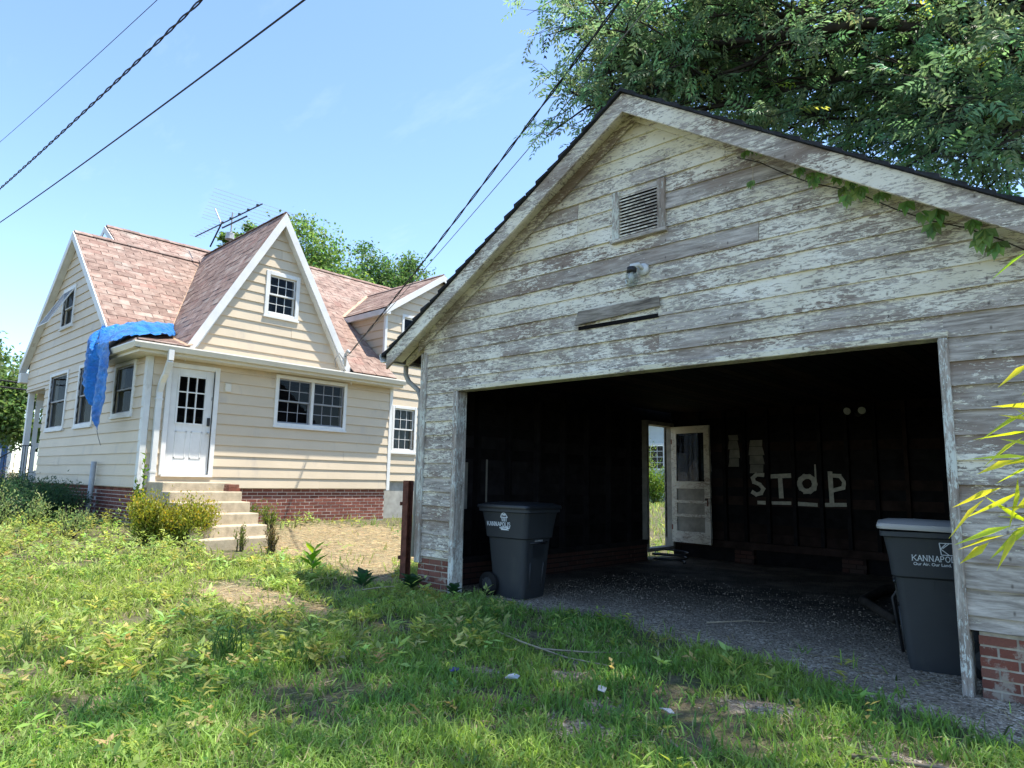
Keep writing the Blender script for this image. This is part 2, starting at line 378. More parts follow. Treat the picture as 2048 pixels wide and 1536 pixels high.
def brick_wall(parent, fr, s0, s1, z0, z1, d, mesh_data, L=.200, H=.0545, J=.0135, D=.09, keep=None, jit=.003, zoff=0):
    n = 0; row = 0; z = z0
    while z+H*.6 < z1:
        s = s0-(.5*(L+J) if row % 2 else 0)
        while s < s1-.02:
            a, b = max(s, s0), min(s+L, s1)
            if b-a > .03 and (keep is None or keep((a+b)/2, z)):
                o = bpy.data.objects.new('brick', mesh_data)
                c = fr((a+b)/2, d-D/2+random.uniform(-jit, jit), z+H/2)
                u = (fr(1, 0, 0)-fr(0, 0, 0)); nn = fr(0, 1, 0)-fr(0, 0, 0)
                o.matrix_world = Matrix.Translation(c) @ Matrix((u, nn, Vector((0, 0, 1)))).transposed().to_4x4() @ Matrix.Diagonal((b-a, D, min(H, z1-z), 1))
                put(o, parent); n += 1
            s += L+J
        z += H+J; row += 1
    return n
def clip_poly(P, a, b, c):
    """keep a*u+b*v<=c"""
    out = []
    for i in range(len(P)):
        p, q = P[i], P[(i+1) % len(P)]; dp, dq = a*p[0]+b*p[1]-c, a*q[0]+b*q[1]-c
        if dp <= 0: out.append(p)
        if dp*dq < 0: t = dp/(dp-dq); out.append((p[0]+(q[0]-p[0])*t, p[1]+(q[1]-p[1])*t))
    return out
def slates(parent, poly3, eave_dir, mat, exposure=.19, width=.40, thick=.015, joined=False, name='slate', lift=.012):
    """cover a convex roof polygon with overlapping slates; poly3 anticlockwise seen from outside"""
    P = [Vector(p) for p in poly3]; U = Vector(eave_dir).normalized()
    Nn = (P[1]-P[0]).cross(P[2]-P[0]).normalized()
    if Nn.z < 0: Nn = -Nn
    U = (U-Nn*U.dot(Nn)).normalized()
    V = Nn.cross(U).normalized()
    if V.z < 0: V = -V
    O = P[0]; uv = [((p-O).dot(U), (p-O).dot(V)) for p in P]
    area = sum(uv[i][0]*uv[(i+1) % len(uv)][1]-uv[(i+1) % len(uv)][0]*uv[i][1] for i in range(len(uv)))
    if area < 0: uv = uv[::-1]
    planes = []
    for i in range(len(uv)):
        p, q = uv[i], uv[(i+1) % len(uv)]; a, b = q[1]-p[1], -(q[0]-p[0]); L = math.hypot(a, b)
        if L < 1e-6: continue
        planes.append((a/L, b/L, (a*p[0]+b*p[1])/L))
    u0, u1 = min(p[0] for p in uv), max(p[0] for p in uv); v0, v1 = min(p[1] for p in uv), max(p[1] for p in uv)
    m = MB() if joined else None
    v = v0; row = 0
    while v < v1:
        u = u0-width*((row % 2)*.5+random.uniform(0, .12))-.1
        while u < u1:
            w = width-.012
            q = [(u, v-.015), (u+w, v-.015+random.uniform(-.006, .006)), (u+w, v+exposure+.03), (u, v+exposure+.03)]
            for pl in planes: 
                q = clip_poly(q, *pl)
                if len(q) < 3: break
            if len(q) >= 3:
                ar = abs(sum(q[i][0]*q[(i+1) % len(q)][1]-q[(i+1) % len(q)][0]*q[i][1] for i in range(len(q))))/2
                if ar > .004:
                    k = random.uniform(-.003, .004)
                    low = [O+U*a+V*b+Nn*(lift+k+thick*.25*(1-(b-v)/exposure)+.006*((row % 2))*0) for a, b in q]
                    mm = m if joined else MB()
                    mm.prism(low, Nn*thick)
                    if not joined: mm.go(name, mat, parent)
            u += width
        v += exposure; row += 1
    if joined: return m.go(name, mat, parent)
def add_tint(me, cols):
    a = me.color_attributes.new('tint', 'FLOAT_COLOR', 'POINT')
    c = np.ones((len(me.vertices), 4), np.float32); c[:, :3] = cols; a.data.foreach_set('color', c.ravel())
def np_mesh(name, V, F, cols, mat, parent=None):
    """V (n,3) F (m,3) triangles, cols (n,3)"""
    me = bpy.data.meshes.new(name); n, m = len(V), len(F)
    me.vertices.add(n); me.vertices.foreach_set('co', np.asarray(V, np.float32).ravel())
    me.loops.add(m*3); me.loops.foreach_set('vertex_index', np.asarray(F, np.int32).ravel())
    me.polygons.add(m); me.polygons.foreach_set('loop_start', np.arange(0, m*3, 3, dtype=np.int32))
    me.update(calc_edges=True); me.materials.append(MT[mat] if isinstance(mat, str) else mat)
    if cols is not None: add_tint(me, cols)
    return put(bpy.data.objects.new(name, me), parent)
def unit(a): return a/np.maximum(np.linalg.norm(a, axis=-1, keepdims=True), 1e-9)
def leaf_arrays(P, D, N, L, W, C, fold=.15, wide=.42):
    """diamond leaves: base P, direction D, up N, length L, width W, colour C (n,3)"""
    n = len(P); D = unit(D); S = unit(np.cross(D, N)); N2 = np.cross(S, D)
    L = np.asarray(L).reshape(-1, 1)*np.ones((n, 1)); W = np.asarray(W).reshape(-1, 1)*np.ones((n, 1))
    mid = P+D*L*wide+N2*W*fold
    V = np.stack([P, mid+S*W/2, P+D*L-N2*L*.08, mid-S*W/2], 1).reshape(-1, 3)
    i = np.arange(n)[:, None]*4
    F = np.concatenate([i+np.array([[0, 1, 2]]), i+np.array([[0, 2, 3]])], 1).reshape(-1, 3)
    return V, F, np.repeat(C, 4, 0)
def cat_arrays(parts):
    V, F, C, k = [], [], [], 0
    for v, f, c in parts:
        V.append(v); F.append(f+k); C.append(c); k += len(v)
    return np.concatenate(V), np.concatenate(F), np.concatenate(C)
def jitter_cols(base, n, amt=.25, hue=.12):
    b = np.array(base)[None, :]*(1+rng.normal(0, amt, (n, 1)))
    b = b*(1+rng.normal(0, hue, (n, 3))*np.array([[1.2, .4, .8]]))
    return np.clip(b, .004, .9)

# ------------------------------------------------------------------ ground
def gz(x, y):
    x = np.asarray(x, float); y = np.asarray(y, float)
    z = np.interp(x, [-60, -30, -16, -9.6, -8.4, -7.25, -5, -3.7, 10], [.2, .3, .36, .40, .30, .17, .07, 0, 0])
    inside = (np.abs(x) < 3.3) & (y > -.3)
    b = .018*np.sin(x*2.1+y*1.3)+.014*np.sin(x*4.7-y*3.1+1)+.010*np.sin(y*6.3+x*2.2)
    return z+np.where(inside, .25, 1.0)*b
def apron(x): return np.interp(x, [-2.5, -1.5, -.6, .75, 1.6, 2.14, 2.7], [.20, .04, .22, -.20, -.42, -.66, -.80])                      # where the gravel in front of the garage gives way to grass
def straw_w(x, y):
    g = lambda cx, cy, rx, ry: np.exp(-(((x-cx)/rx)**2+((y-cy)/ry)**2)**2)
    return np.clip(g(-6.9, 2.2, 2.3, 1.9)+g(-6.0, .6, 1.6, .55)+1.0*g(-3.75, -1.80, 1.0, .48)+.9*g(-2.75, -1.55, .5, .3)+.85*g(-4.5, .15, .9, .45), 0, 1)
def gravel_w(x, y):
    w = np.clip((y-apron(x))/.35+.5, 0, 1)*np.clip((x+2.5)/.4, 0, 1)*np.clip((3.15-x)/.1, 0, 1)*(y < 6.6)
    for cx, cy, r in ((.35, -1.55, .28), (-.15, -1.9, .22), (.9, -1.9, .25), (1.05, -2.35, .3), (1.7, -1.35, .35), (.1, -1.2, .22), (2.6, -1.6, .4)):
        w = np.maximum(w, .85*np.exp(-(((x-cx)/r)**2+((y-cy)/(r*.7))**2)))
    w = np.where((np.abs(x) < 3.2) & (y > .45) & (y < 6.4), 1.0, w)
    return np.clip(w, 0, 1)
def spaced(lo, hi, step, far):
    a = list(np.arange(lo, hi+1e-6, step)); s = step; v = hi
    while v < far: s *= 1.35; v += s; a.append(v)
    s = step; v = lo
    while v > -far: s *= 1.35; v -= s; a.insert(0, v)
    return np.array(a)
gx, gy = spaced(-12, 5, .1, 900), spaced(-6, 7, .1, 900)
GX, GY = np.meshgrid(gx, gy, indexing='ij')
GZ = gz(GX, GY)
nx, ny = GX.shape
ii = (np.arange(nx-1)[:, None]*ny+np.arange(ny-1)[None, :]).ravel()
F = np.concatenate([np.stack([ii, ii+ny, ii+ny+1], 1), np.stack([ii, ii+ny+1, ii+1], 1)])
t = NT('yard_ground'); v = t.n('TexCoord').outputs['Object']
att = t.n('Attribute'); att.attribute_name = 'tint'; sp = t.n('SeparateColor'); t.l(att.outputs['Color'], sp.inputs[0])
n1 = t.noise(v, 3.0, 7, .65); n2 = t.noise(v, 22, 6, .7)
soil = t.ramp(n2, [(.3, (.05, .043, .028)), (.5, (.13, .11, .07)), (.7, (.25, .21, .135))])
soil = t.mix(t.ramp(n1, [(.42, (0, 0, 0)), (.6, (.7, .7, .7))]), soil, (.08, .10, .035))
strawn = t.noise(v, 60, 8, .75, 1.5)
straw = t.ramp(strawn, [(.32, (.10, .075, .042)), (.5, (.25, .20, .12)), (.68, (.40, .335, .215))])
vo = t.n('TexVoronoi'); t.l(v, vo.inputs['Vector']); vo.inputs['Scale'].default_value = 55
gv = t.n('SeparateColor'); t.l(vo.outputs['Color'], gv.inputs[0])
grav = t.ramp(gv.outputs[0], [(0, (.10, .080, .058)), (.45, (.33, .268, .195)), (.8, (.48, .405, .31)), (1, (.66, .585, .475))])
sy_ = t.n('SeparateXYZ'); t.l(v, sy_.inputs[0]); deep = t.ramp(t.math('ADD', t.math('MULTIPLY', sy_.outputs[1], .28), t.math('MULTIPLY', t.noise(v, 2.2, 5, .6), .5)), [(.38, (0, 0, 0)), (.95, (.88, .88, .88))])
grav = t.mix(deep, grav, (.022, .019, .016))  # dirt floor darkens towards the back, the garage's shade put into its colour
grav = t.mix(t.ramp(t.noise(v, 1.7, 6, .6), [(.44, (0, 0, 0)), (.66, (.75, .75, .75))]), grav, (.19, .155, .12))
edge = t.math('MULTIPLY', t.math('SUBTRACT', t.noise(v, 5, 6, .7), .5), 1.6)
def zone(s): return t.ramp(t.math('ADD', s, edge), [(.42, (0, 0, 0)), (.60, (1, 1, 1))])
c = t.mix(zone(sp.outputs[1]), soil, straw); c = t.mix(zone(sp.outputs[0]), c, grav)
t.bump(t.math('ADD', t.math('MULTIPLY', n2, .6), t.math('MULTIPLY', vo.outputs['Distance'], -.5)), .8, .03)
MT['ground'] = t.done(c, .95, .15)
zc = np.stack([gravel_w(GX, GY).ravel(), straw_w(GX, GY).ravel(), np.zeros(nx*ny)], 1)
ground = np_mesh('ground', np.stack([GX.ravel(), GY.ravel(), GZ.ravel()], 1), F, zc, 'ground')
tag(ground, kind='structure')

# ------------------------------------------------------------------ garage
G = thing('garage', (0, 3, 0), 'open weathered wooden garage with peeling white paint on the boards', 'garage')
FRONT = frame((0, 0, 0), (1, 0, 0), (0, -1, 0))
SL, SR = .611, .652
def rf(x): return -SL*(-x) if x < 0 else -SR*x
APEX = 4.965                                             # underside of the roof deck over the ridge line
def g_xr(z):                                             # gable outline under the roof deck
    h = APEX-.02-z
    return (max(-3.13, -h/SL), min(3.13, h/SR))
EXP = .1685; zl = [.415]
z = 2.53-EXP*12
while z < 4.95:
    if z > .43: zl.append(z)
    z += EXP
zl.append(4.945)
OPEN = (-2.50, 2.47, -1, 2.405); VENT = (-.20, .24, 3.72, 4.15)
jn = {}
def g_joints(i):
    if i not in jn:
        random.seed(100+i)
        zc_ = zl[i]
        js = []
        if 3.1 < zc_ < 3.62 and i % 2 == 0: js.append(1.19)
        elif zc_ > 2.45 and random.random() < .55: js.append(random.choice((-1.8, .09, .22, 1.19, -0.72)))
        jn[i] = js
    return jn[i]
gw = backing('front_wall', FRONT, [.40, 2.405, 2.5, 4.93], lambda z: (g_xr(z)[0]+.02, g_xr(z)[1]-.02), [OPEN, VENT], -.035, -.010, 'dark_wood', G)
def g_mat(i, x, z):
    random.seed(i*31+int(x*10))
    if z > 4.35: return 'peel_cream'
    if x > 2.3 and z < 2.4: return 'peel_grey'
    if random.random() < .07: return 'peel_grey'
    return 'peel_x'
siding('siding_board', FRONT, zl, g_xr, [OPEN, VENT], 'peel_x', gw, proud=.026, back=-.008, joints=g_joints, jitter=.005, matfn=g_mat, gap=.004)
random.seed(11)
# the loose, tilted board over the opening and the dark strip beneath it
m = MB(); m.add([FRONT(-.72, .03, 2.90), FRONT(.25, .03, 2.955), FRONT(.25, .045, 3.04), FRONT(-.66, .07, 3.03), FRONT(-.72, .075, 2.895), FRONT(.25, .045, 2.95), FRONT(.25, .055, 3.04), FRONT(-.66, .085, 3.03)],
   [(0, 1, 2, 3), (4, 7, 6, 5), (0, 4, 5, 1), (1, 5, 6, 2), (2, 6, 7, 3), (3, 7, 4, 0)])
o = m.go('loose_board', 'bare_wood', gw); o['label'] = 'grey board hanging loose over the opening'
MB().fbox(FRONT, -.70, .22, .0105, .0275, 2.852, 2.888).go('gap_shadow_strip', 'dark_wood', gw)  # dark strip laid over the siding to draw the board's shadow gap
# corner boards, jambs, header
for x in (-3.15, 3.05):
    bevel(MB().fbox(FRONT, x, x+.10, -.01, .046, .33, APEX-.05-max(SL, SR)*3.15+(.02 if x < 0 else -.03)).go('corner_board', 'peel_z', G), .006)
bevel(box('jamb_post', (-2.535, -.05, -.05), (-2.455, .115, 2.36), 'peel_z', G), .008)
bevel(box('jamb_post', (2.435, -.05, -.05), (2.495, .115, 2.36), 'peel_z', G), .008)
bevel(MB().fbox(FRONT, -2.54, 2.50, -.11, .050, 2.361, 2.412).go('header_trim', 'peel_cream', G), .005)
box('header_beam', (-2.6, .04, 2.42), (2.6, .13, 2.62), 'dark_wood', G)
# gable vent
for a_ in (-.275, .235): bevel(MB().fbox(FRONT, a_, a_+.08, -.01, .05, 3.70, 4.19).go('vent_jamb', 'peel_z', gw), .004)
MB().fbox(FRONT, -.29, .33, -.01, .062, 3.665, 3.698).go('vent_sill', 'peel_grey', gw)
for k in range(13):
    z = 3.722+k*.033
    MB().add([FRONT(-.195, .030, z), FRONT(.235, .030, z), FRONT(.235, -.030, z+.035), FRONT(-.195, -.030, z+.035), FRONT(-.195, .030, z+.013), FRONT(.235, .030, z+.013), FRONT(.235, -.030, z+.048), FRONT(-.195, -.030, z+.048)],
             [(0, 1, 2, 3), (4, 7, 6, 5), (0, 4, 5, 1), (1, 5, 6, 2), (2, 6, 7, 3), (3, 7, 4, 0)]).go('louver_slat', 'peel_x', gw)
MB().fbox(FRONT, -.20, .24, -.12, -.10, 3.70, 4.17).go('vent_backing', 'dark_room', gw)
# roof: deck, soffit planks, fascia, frieze, shingle courses
YB, YF = 6.30, -.275
EL, ER = -3.56, 3.56
zt = lambda x: APEX+.10+rf(x)
roof = MB()
for a, b in ((EL, 0), (0, ER)):
    roof.prism([(a, YF+.012, zt(a)-.05), (b, YF+.012, zt(b)-.05), (b, YF+.012, zt(b)), (a, YF+.012, zt(a))], (0, YB-YF-.024, 0))
roof = roof.go('roof_deck', 'dark_wood', G)
for side, (xe, s) in enumerate(((EL, SL), (ER, SR))):
    n = int(abs(xe)*math.hypot(1, s)/.135)
    dx = xe/n
    for k in range(n):                                  # soffit planks seen from below at the front overhang
        a, b = dx*k+math.copysign(.004, xe), dx*(k+1)
        zz = lambda x: zt(x)-.0515
        MB().prism([(a, YF+.035, zz(a)), (b, YF+.035, zz(b)), (b, YF+.035, zz(b)-.018), (a, YF+.035, zz(a)-.018)], (0, -YF-.042, 0)).go('soffit_plank', 'peel_trim_y', roof)
    f = MB(); zf = lambda x, o_: zt(x)+o_
    f.prism([(0, YF, zf(0, .0)), (xe, YF, zf(xe, .0)), (xe, YF, zf(xe, -.195)), (0, YF, zf(0, -.195))], (0, .032, 0))
    bevel(f.go('fascia_board', 'peel_trim_x', roof), .004)
    fr_ = MB(); fr_.prism([(0, -.031, zf(0, -.0720)), (xe*.90, -.031, zf(xe*.90, -.0720)), (xe*.90, -.031, zf(xe*.90, -.20)), (0, -.031, zf(0, -.20))], (0, -.022, 0))
    fr_.go('frieze_board', 'peel_cream' if side else 'peel_trim_x', roof)
    nc = 24
    L = abs(xe)+.06
    for k in range(nc):
        a, b = math.copysign(L*k/nc, xe), math.copysign(L*(k+1)/nc+.0, xe)
        h0, h1 = .006, .020
        j = random.uniform(0, .03); y0 = YF-.022-random.uniform(0, .022)
        MB().add([(a, y0, zt(a)+.003), (a, YB+.02, zt(a)+.003), (b, YB+.02, zt(b)+.003), (b, y0, zt(b)+.003), (a, y0, zt(a)+h0+.012), (a, YB+.02, zt(a)+h0+.012), (b, YB+.02, zt(b)+h1+.014), (b, y0-.006, zt(b)+h1+.014+j*.4)],
                 [(0, 1, 2, 3), (4, 7, 6, 5), (0, 4, 5, 1), (1, 5, 6, 2), (2, 6, 7, 3), (3, 7, 4, 0)]).go('shingle_course', 'shingle', roof)
for k in range(18):
    y = YF-.03+k*.37
    MB().prism([(-.14, y, zt(-.14)+.022), (0, y, zt(0)+.030), (.14, y, zt(.14)+.022), (.14, y, zt(.14)+.034), (0, y, zt(0)+.046), (-.14, y, zt(-.14)+.034)], (0, .385, 0)).go('ridge_cap', 'shingle', roof)
# eaves on the long sides: rafter tails, gutter and downspout on the left
for side, xe, s in ((-1, EL, SL), (1, ER, SR)):
    for k in range(11):
        y = .02+k*.6
        a, b = side*3.02, xe-side*.03
        MB().prism([(a, y, zt(a)-.053), (b, y, zt(b)-.053), (b, y, zt(b)-.12), (a, y, zt(a)-.19)], (0, .05, 0)).go('rafter_tail', 'peel_cream', roof)
g = MB(); xg = EL-.015; zg = zt(EL)-.05
prof = [(0, .06), (-.10, .06), (-.105, .03), (-.075, -.05), (0, -.05), (0, -.04), (-.068, -.04), (-.094, .03), (-.092, .05), (0, .05)]
g.prism([(xg+a, YF-.02, zg+b) for a, b in prof], (0, YB-YF, 0)); g.go('gutter', 'white_dirty', roof)
d = MB(); d.tube([(xg-.05, .10, zg-.05), (xg-.05, .10, zg-.16), (xg+.02, .10, zg-.26), (-3.30, .06, zg-.40), (-3.235, .05, zg-.52), (-3.235, .04, 1.4), (-3.25, .03, .38)], [.033]*7, 8)
d.go('downspout', 'old_gutter', roof, True)
# side and back walls of boards on studs
LEFT = frame((-3.13, 0, 0), (0, 1, 0), (-1, 0, 0)); RIGHT = frame((3.13, 0, 0), (0, 1, 0), (1, 0, 0)); BACK = frame((0, 6.14, 0), (1, 0, 0), (0, 1, 0))
DW = (5.10, 5.92, .20, 2.37)
zs_ = [.36]+[z for z in zl if .43 < z < 2.75]
lw = backing('left_wall', LEFT, [.34, 2.70], lambda z: (.02, 6.12), [DW], -.020, -.006, 'dark_wood', G)
siding('wall_board', LEFT, zs_, lambda z: (.01, 6.13), [DW], 'peel_x', lw, .02, -.004, gap=.003)
rw = backing('right_wall', RIGHT, [.34, 2.70], lambda z: (.02, 6.12), [], -.020, -.006, 'dark_wood', G)
siding('wall_board', RIGHT, zs_, lambda z: (.01, 6.13), [], 'peel_x', rw, .02, -.004, gap=.003)
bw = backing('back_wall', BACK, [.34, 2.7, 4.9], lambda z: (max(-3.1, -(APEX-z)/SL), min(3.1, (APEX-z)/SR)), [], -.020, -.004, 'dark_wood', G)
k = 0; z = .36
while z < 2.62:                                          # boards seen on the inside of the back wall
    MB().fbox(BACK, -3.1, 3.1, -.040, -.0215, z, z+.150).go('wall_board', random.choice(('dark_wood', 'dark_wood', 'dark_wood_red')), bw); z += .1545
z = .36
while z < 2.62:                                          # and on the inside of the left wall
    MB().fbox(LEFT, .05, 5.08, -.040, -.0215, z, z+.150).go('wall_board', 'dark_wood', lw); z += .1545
for y in np.arange(.25, 6.1, .61):
    if DW[0]-.1 < y < DW[1]+.1: continue
    MB().fbox(LEFT, y, y+.05, -.135, -.042, .36, 2.62).go('stud', 'dark_wood', lw)
    MB().fbox(RIGHT, y, y+.05, -.115, -.022, .36, 2.62).go('stud', 'dark_wood', rw)
for x in (-2.55, -2.05, -1.68, -1.28, -.845, -.42, -.01, .40, .82, 1.3, 1.85, 2.4, 2.9):
    MB().fbox(BACK, x, x+.055, -.13, -.042, .36, 2.62).go('stud', 'dark_wood_red' if x == .82 else 'dark_wood', bw)
MB().fbox(BACK, -3.05, 3.05, -.14, -.001, .24, .355).go('sill_beam', 'dark_wood_red', bw)
MB().fbox(LEFT, .03, 5.05, -.14, -.001, .28, .355).go('sill_beam', 'dark_wood', lw)
MB().fbox(RIGHT, .03, 6.1, -.14, -.001, .28, .355).go('sill_beam', 'dark_wood', rw)
n = 40
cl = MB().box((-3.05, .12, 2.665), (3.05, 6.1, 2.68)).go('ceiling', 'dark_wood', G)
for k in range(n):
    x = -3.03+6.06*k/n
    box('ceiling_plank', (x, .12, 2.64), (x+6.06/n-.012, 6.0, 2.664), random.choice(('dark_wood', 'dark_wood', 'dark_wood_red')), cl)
# brick base
UB = unit_mesh('old_brick', 'brick_old'); US = unit_mesh('shaded_brick', 'brick_shaded')
def base(name, fr, s0, s1, z0, z1, seen=True, mat='mortar_old', d=.0, ub=None):
    b = MB().fbox(fr, s0+.004, s1-.004, d-.20, d-.007, z0, z1-.004).go(name, mat, G)
    if seen: brick_wall(b, fr, s0, s1, z0, z1-.008, d, ub or UB, jit=.005)
    return b
base('brick_pier', FRONT, -3.12, -2.54, -.08, .41)
base('brick_pier', FRONT, 2.54, 3.12, -.08, .41)
rfm = MB()
for k in range(6):                                        # smears of old mortar over the bricks of the right pier
    x, z = random.uniform(2.66, 3.05), random.uniform(.14, .38); r = random.uniform(.02, .042)
    rfm.prism([FRONT(x+r*1.5*math.cos(a)*random.uniform(.6, 1.2), .002, z+r*math.sin(a)*random.uniform(.6, 1.2)) for a in np.arange(0, 6.28, .6)], (0, -.006, 0))
rfm.go('mortar_smear', 'mortar_old', G)
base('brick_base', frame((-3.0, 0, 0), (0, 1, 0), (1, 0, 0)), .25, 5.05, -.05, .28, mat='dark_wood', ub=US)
base('brick_base', RIGHT, .25, 6.1, -.05, .28, False)
INB = frame((0, 6.0, 0), (1, 0, 0), (0, -1, 0))
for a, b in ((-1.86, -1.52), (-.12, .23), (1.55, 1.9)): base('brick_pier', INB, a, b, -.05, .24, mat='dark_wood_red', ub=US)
MB().fbox(BACK, -3.1, 3.1, -.02, .0, -.05, .24).go('skirt_board', 'dark_wood', bw)
# side doorway and the old half-glazed door standing open
dj = MB(); dj.fbox(LEFT, 5.03, 5.10, -.14, .03, .20, 2.37); dj.fbox(LEFT, 5.92, 5.99, -.14, .03, .20, 2.37); dj.fbox(LEFT, 5.03, 5.99, -.14, .03, 2.372, 2.44); dj.fbox(LEFT, 5.03, 5.99, -.14, .05, .14, .198)
dj.go('door_frame', 'inner_white', G)
hinge = Vector((-2.99, 5.91, 0)); free = Vector((-2.165, 5.77, 0)); du = (free-hinge).normalized(); dn = Vector((du.y, -du.x, 0))
DF = frame(hinge, du, dn); DWid = (free-hinge).length; z0, z1 = .285, 2.365
dd = MB()
for a, b, c, e in ((0, .115, z0, z1), (DWid-.115, DWid, z0, z1), (.115, DWid-.115, z0, z0+.20), (.115, DWid-.115, z1-.125, z1), (.115, DWid-.115, 1.24, 1.37), (.115, DWid-.115, .985, 1.035), (.115, DWid-.115, .74, .79)):
    dd.fbox(DF, a, b, -.02, .02, c, e)
door = dd.go('door', 'old_door', G); door['label'] = 'old half-glazed panel door standing open in the side doorway'
for c, e in ((1.035, 1.24), (.79, .985), (.485, .74)):
    MB().fbox(DF, .117, DWid-.117, -.012, -.002, c+.002, e-.002).go('door_panel', 'inner_white', door)  # stained panels, darkened further so the recess shading shows
MB().fbox(DF, .117, DWid-.117, -.003, .003, 1.372, z1-.127).go('pane', 'glass', door)
MB().fbox(DF, DWid-.06, DWid-.035, .021, .03, .95, 1.08).go('lock_plate', 'rust', door)
MB().tube([DF(DWid-.05, .02, 1.06), DF(DWid-.05, .07, 1.06)], [.012, .024], 8).go('door_knob', 'black_metal', door)
for z in (.5, 2.05): MB().fbox(DF, -.005, .02, .0, .026, z, z+.09).go('hinge', 'rust', door)
# white paint left on the back wall: two patches and the word STOP with its underlines
def on_back(name, polys, mat='letter_paint'):
    m = MB()
    for q_, P in enumerate(polys): m.prism([BACK(x, -.0415, z) for x, z in P], (0, -.0035-.0003*q_, 0))
    return m.go(name, mat, bw)
def stroke(pts, w):
    out = []
    for (a, b), (c, d) in zip(pts, pts[1:]):
        L = math.hypot(c-a, d-b); ux, uz = (c-a)/L, (d-b)/L; e = w*.35
        j = [random.uniform(.8, 1.15) for _ in range(4)]
        a, b, c, d = a-ux*e, b-uz*e, c+ux*e, d+uz*e
        out.append([(a-uz*w/2*j[0], b+ux*w/2*j[0]), (c-uz*w/2*j[1], d+ux*w/2*j[1]), (c+uz*w/2*j[2], d-ux*w/2*j[2]), (a+uz*w/2*j[3], b-ux*w/2*j[3])])
    return out
random.seed(5)
on_back('letter_s', stroke([(-1.36, 1.50), (-1.47, 1.51), (-1.545, 1.45), (-1.52, 1.38), (-1.42, 1.34), (-1.36, 1.27), (-1.40, 1.19), (-1.49, 1.165), (-1.55, 1.20)], .066))
on_back('letter_t', stroke([(-1.21, 1.48), (-.91, 1.49)], .07)+stroke([(-1.065, 1.48), (-1.06, 1.14)], .07))
on_back('letter_o', stroke([(-.63+.125*math.cos(a), 1.36+.125*math.sin(a)) for a in np.arange(0, 6.9, .63)], .082)+stroke([(-.49, 1.40), (-.49, 1.67)], .024))
on_back('letter_p', stroke([(-.26, 1.54), (-.255, 1.06)], .072)+stroke([(-.25, 1.50), (-.12, 1.49), (-.06, 1.40), (-.08, 1.31), (-.25, 1.26)], .062))
on_back('underline', stroke([(-1.45, 1.03), (-1.35, 1.03)], .06)+stroke([(-1.21, 1.035), (-.92, 1.035)], .058)+stroke([(-.80, 1.035), (-.50, 1.03)], .06)+stroke([(-.38, 1.03), (-.06, 1.04)], .062))
pr = random.Random(3)
for x0, x1, za, zb in ((-1.975, -1.77, 1.64, 2.20), (-1.605, -1.33, 1.53, 2.10), (-2.62, -2.30, 1.40, 1.95)):
    z = za
    while z < zb:
        on_back('paint_patch', [[(x0+pr.uniform(-.01, .03), z), (x1-pr.uniform(-.01, .03), z), (x1-pr.uniform(0, .03), min(z+.148, zb)), (x0+pr.uniform(0, .04), min(z+.148, zb))]], 'inner_white'); z += .1545
for y, za, zb, w in ((.42, .95, 1.55, .34), (1.1, .9, 1.6, .03)):
    MB().fbox(LEFT, y, y+w, -.0445, -.041, za, zb).go('paint_patch', 'inner_white', lw)

# ------------------------------------------------------------------ things on and in the garage
L_ = thing('wall_lamp', (.03, -.03, 3.28), 'ribbed glass jar lamp on the garage gable under the louver vent', 'lamp')
MB().disc((.075, -.028, 3.335), (0, -1, 0), .062, .055, .03, 20).go('back_plate', 'white_dirty', L_, True)
MB().tube([(.075, -.05, 3.34), (.06, -.10, 3.37), (.0, -.125, 3.36), (.0, -.125, 3.335)], [.02, .022, .024, .026], 10).go('arm', 'white_dirty', L_, True)
MB().disc((.0, -.125, 3.30), (0, 0, 1), .046, .042, .05, 16).go('socket_cap', 'black_metal', L_, True)
jm = MB(); ns = 24; rings = []
for zq, r in ((3.30, .038), (3.28, .052), (3.23, .058), (3.18, .050), (3.155, .03)):
    rings.append([(r*(1+.06*(j % 2))*math.cos(2*math.pi*j/ns), -.125+r*(1+.06*(j % 2))*math.sin(2*math.pi*j/ns), zq) for j in range(ns)])
jv = [p for r in rings for p in r]; jf = [(i*ns+j, i*ns+(j+1) % ns, (i+1)*ns+(j+1) % ns, (i+1)*ns+j) for i in range(4) for j in range(ns)]+[tuple(range(4*ns, 5*ns))]
mesh('glass_jar', jv, jf, 'jar', L_)
MB().tube([(0, -.125, 3.30), (0, -.125, 3.25), (0, -.125, 3.20)], [.014, .026, .012], 10).go('bulb', 'white', L_, True)
Fl = thing('flood_light', (.2, 6.0, 2.5), 'twin-headed flood light high on the dark back wall', 'lamp')
MB().disc((.2, 6.098, 2.47), (0, -1, 0), .05, .05, .03, 16).go('back_plate', 'black_metal', Fl)
for x, ang in ((.10, -.35), (.30, .1)):
    d_ = Vector((math.sin(ang)*.5, -1, -.25)).normalized(); c_ = Vector((x, 5.99, 2.52))
    h_ = MB().tube([(.2, 6.07, 2.47), tuple(c_-d_*.03)], .012, 6).tube([c_-d_*.03, c_, c_+d_*.07], [.025, .035, .062], 14).go('lamp_head', 'black_metal', Fl, True)
    MB().tube([c_+d_*.071, c_+d_*.078], [.058, .045], 14).go('lens', 'white_dirty', h_)
Rp = thing('steel_post', (-3.62, .12, 0), 'rusty steel post standing free beside the garage corner', 'post')
pm = MB(); px_, py_ = -3.63, .22
pm.box((px_-.055, py_-.045, -.2), (px_+.055, py_-.035, 1.30)); pm.box((px_-.055, py_+.035, -.2), (px_+.055, py_+.045, 1.30)); pm.box((px_-.006, py_-.035, -.2), (px_+.006, py_+.035, 1.30))
pm.box((px_-.055, py_-.034, -.2), (px_-.049, py_+.034, 1.30))
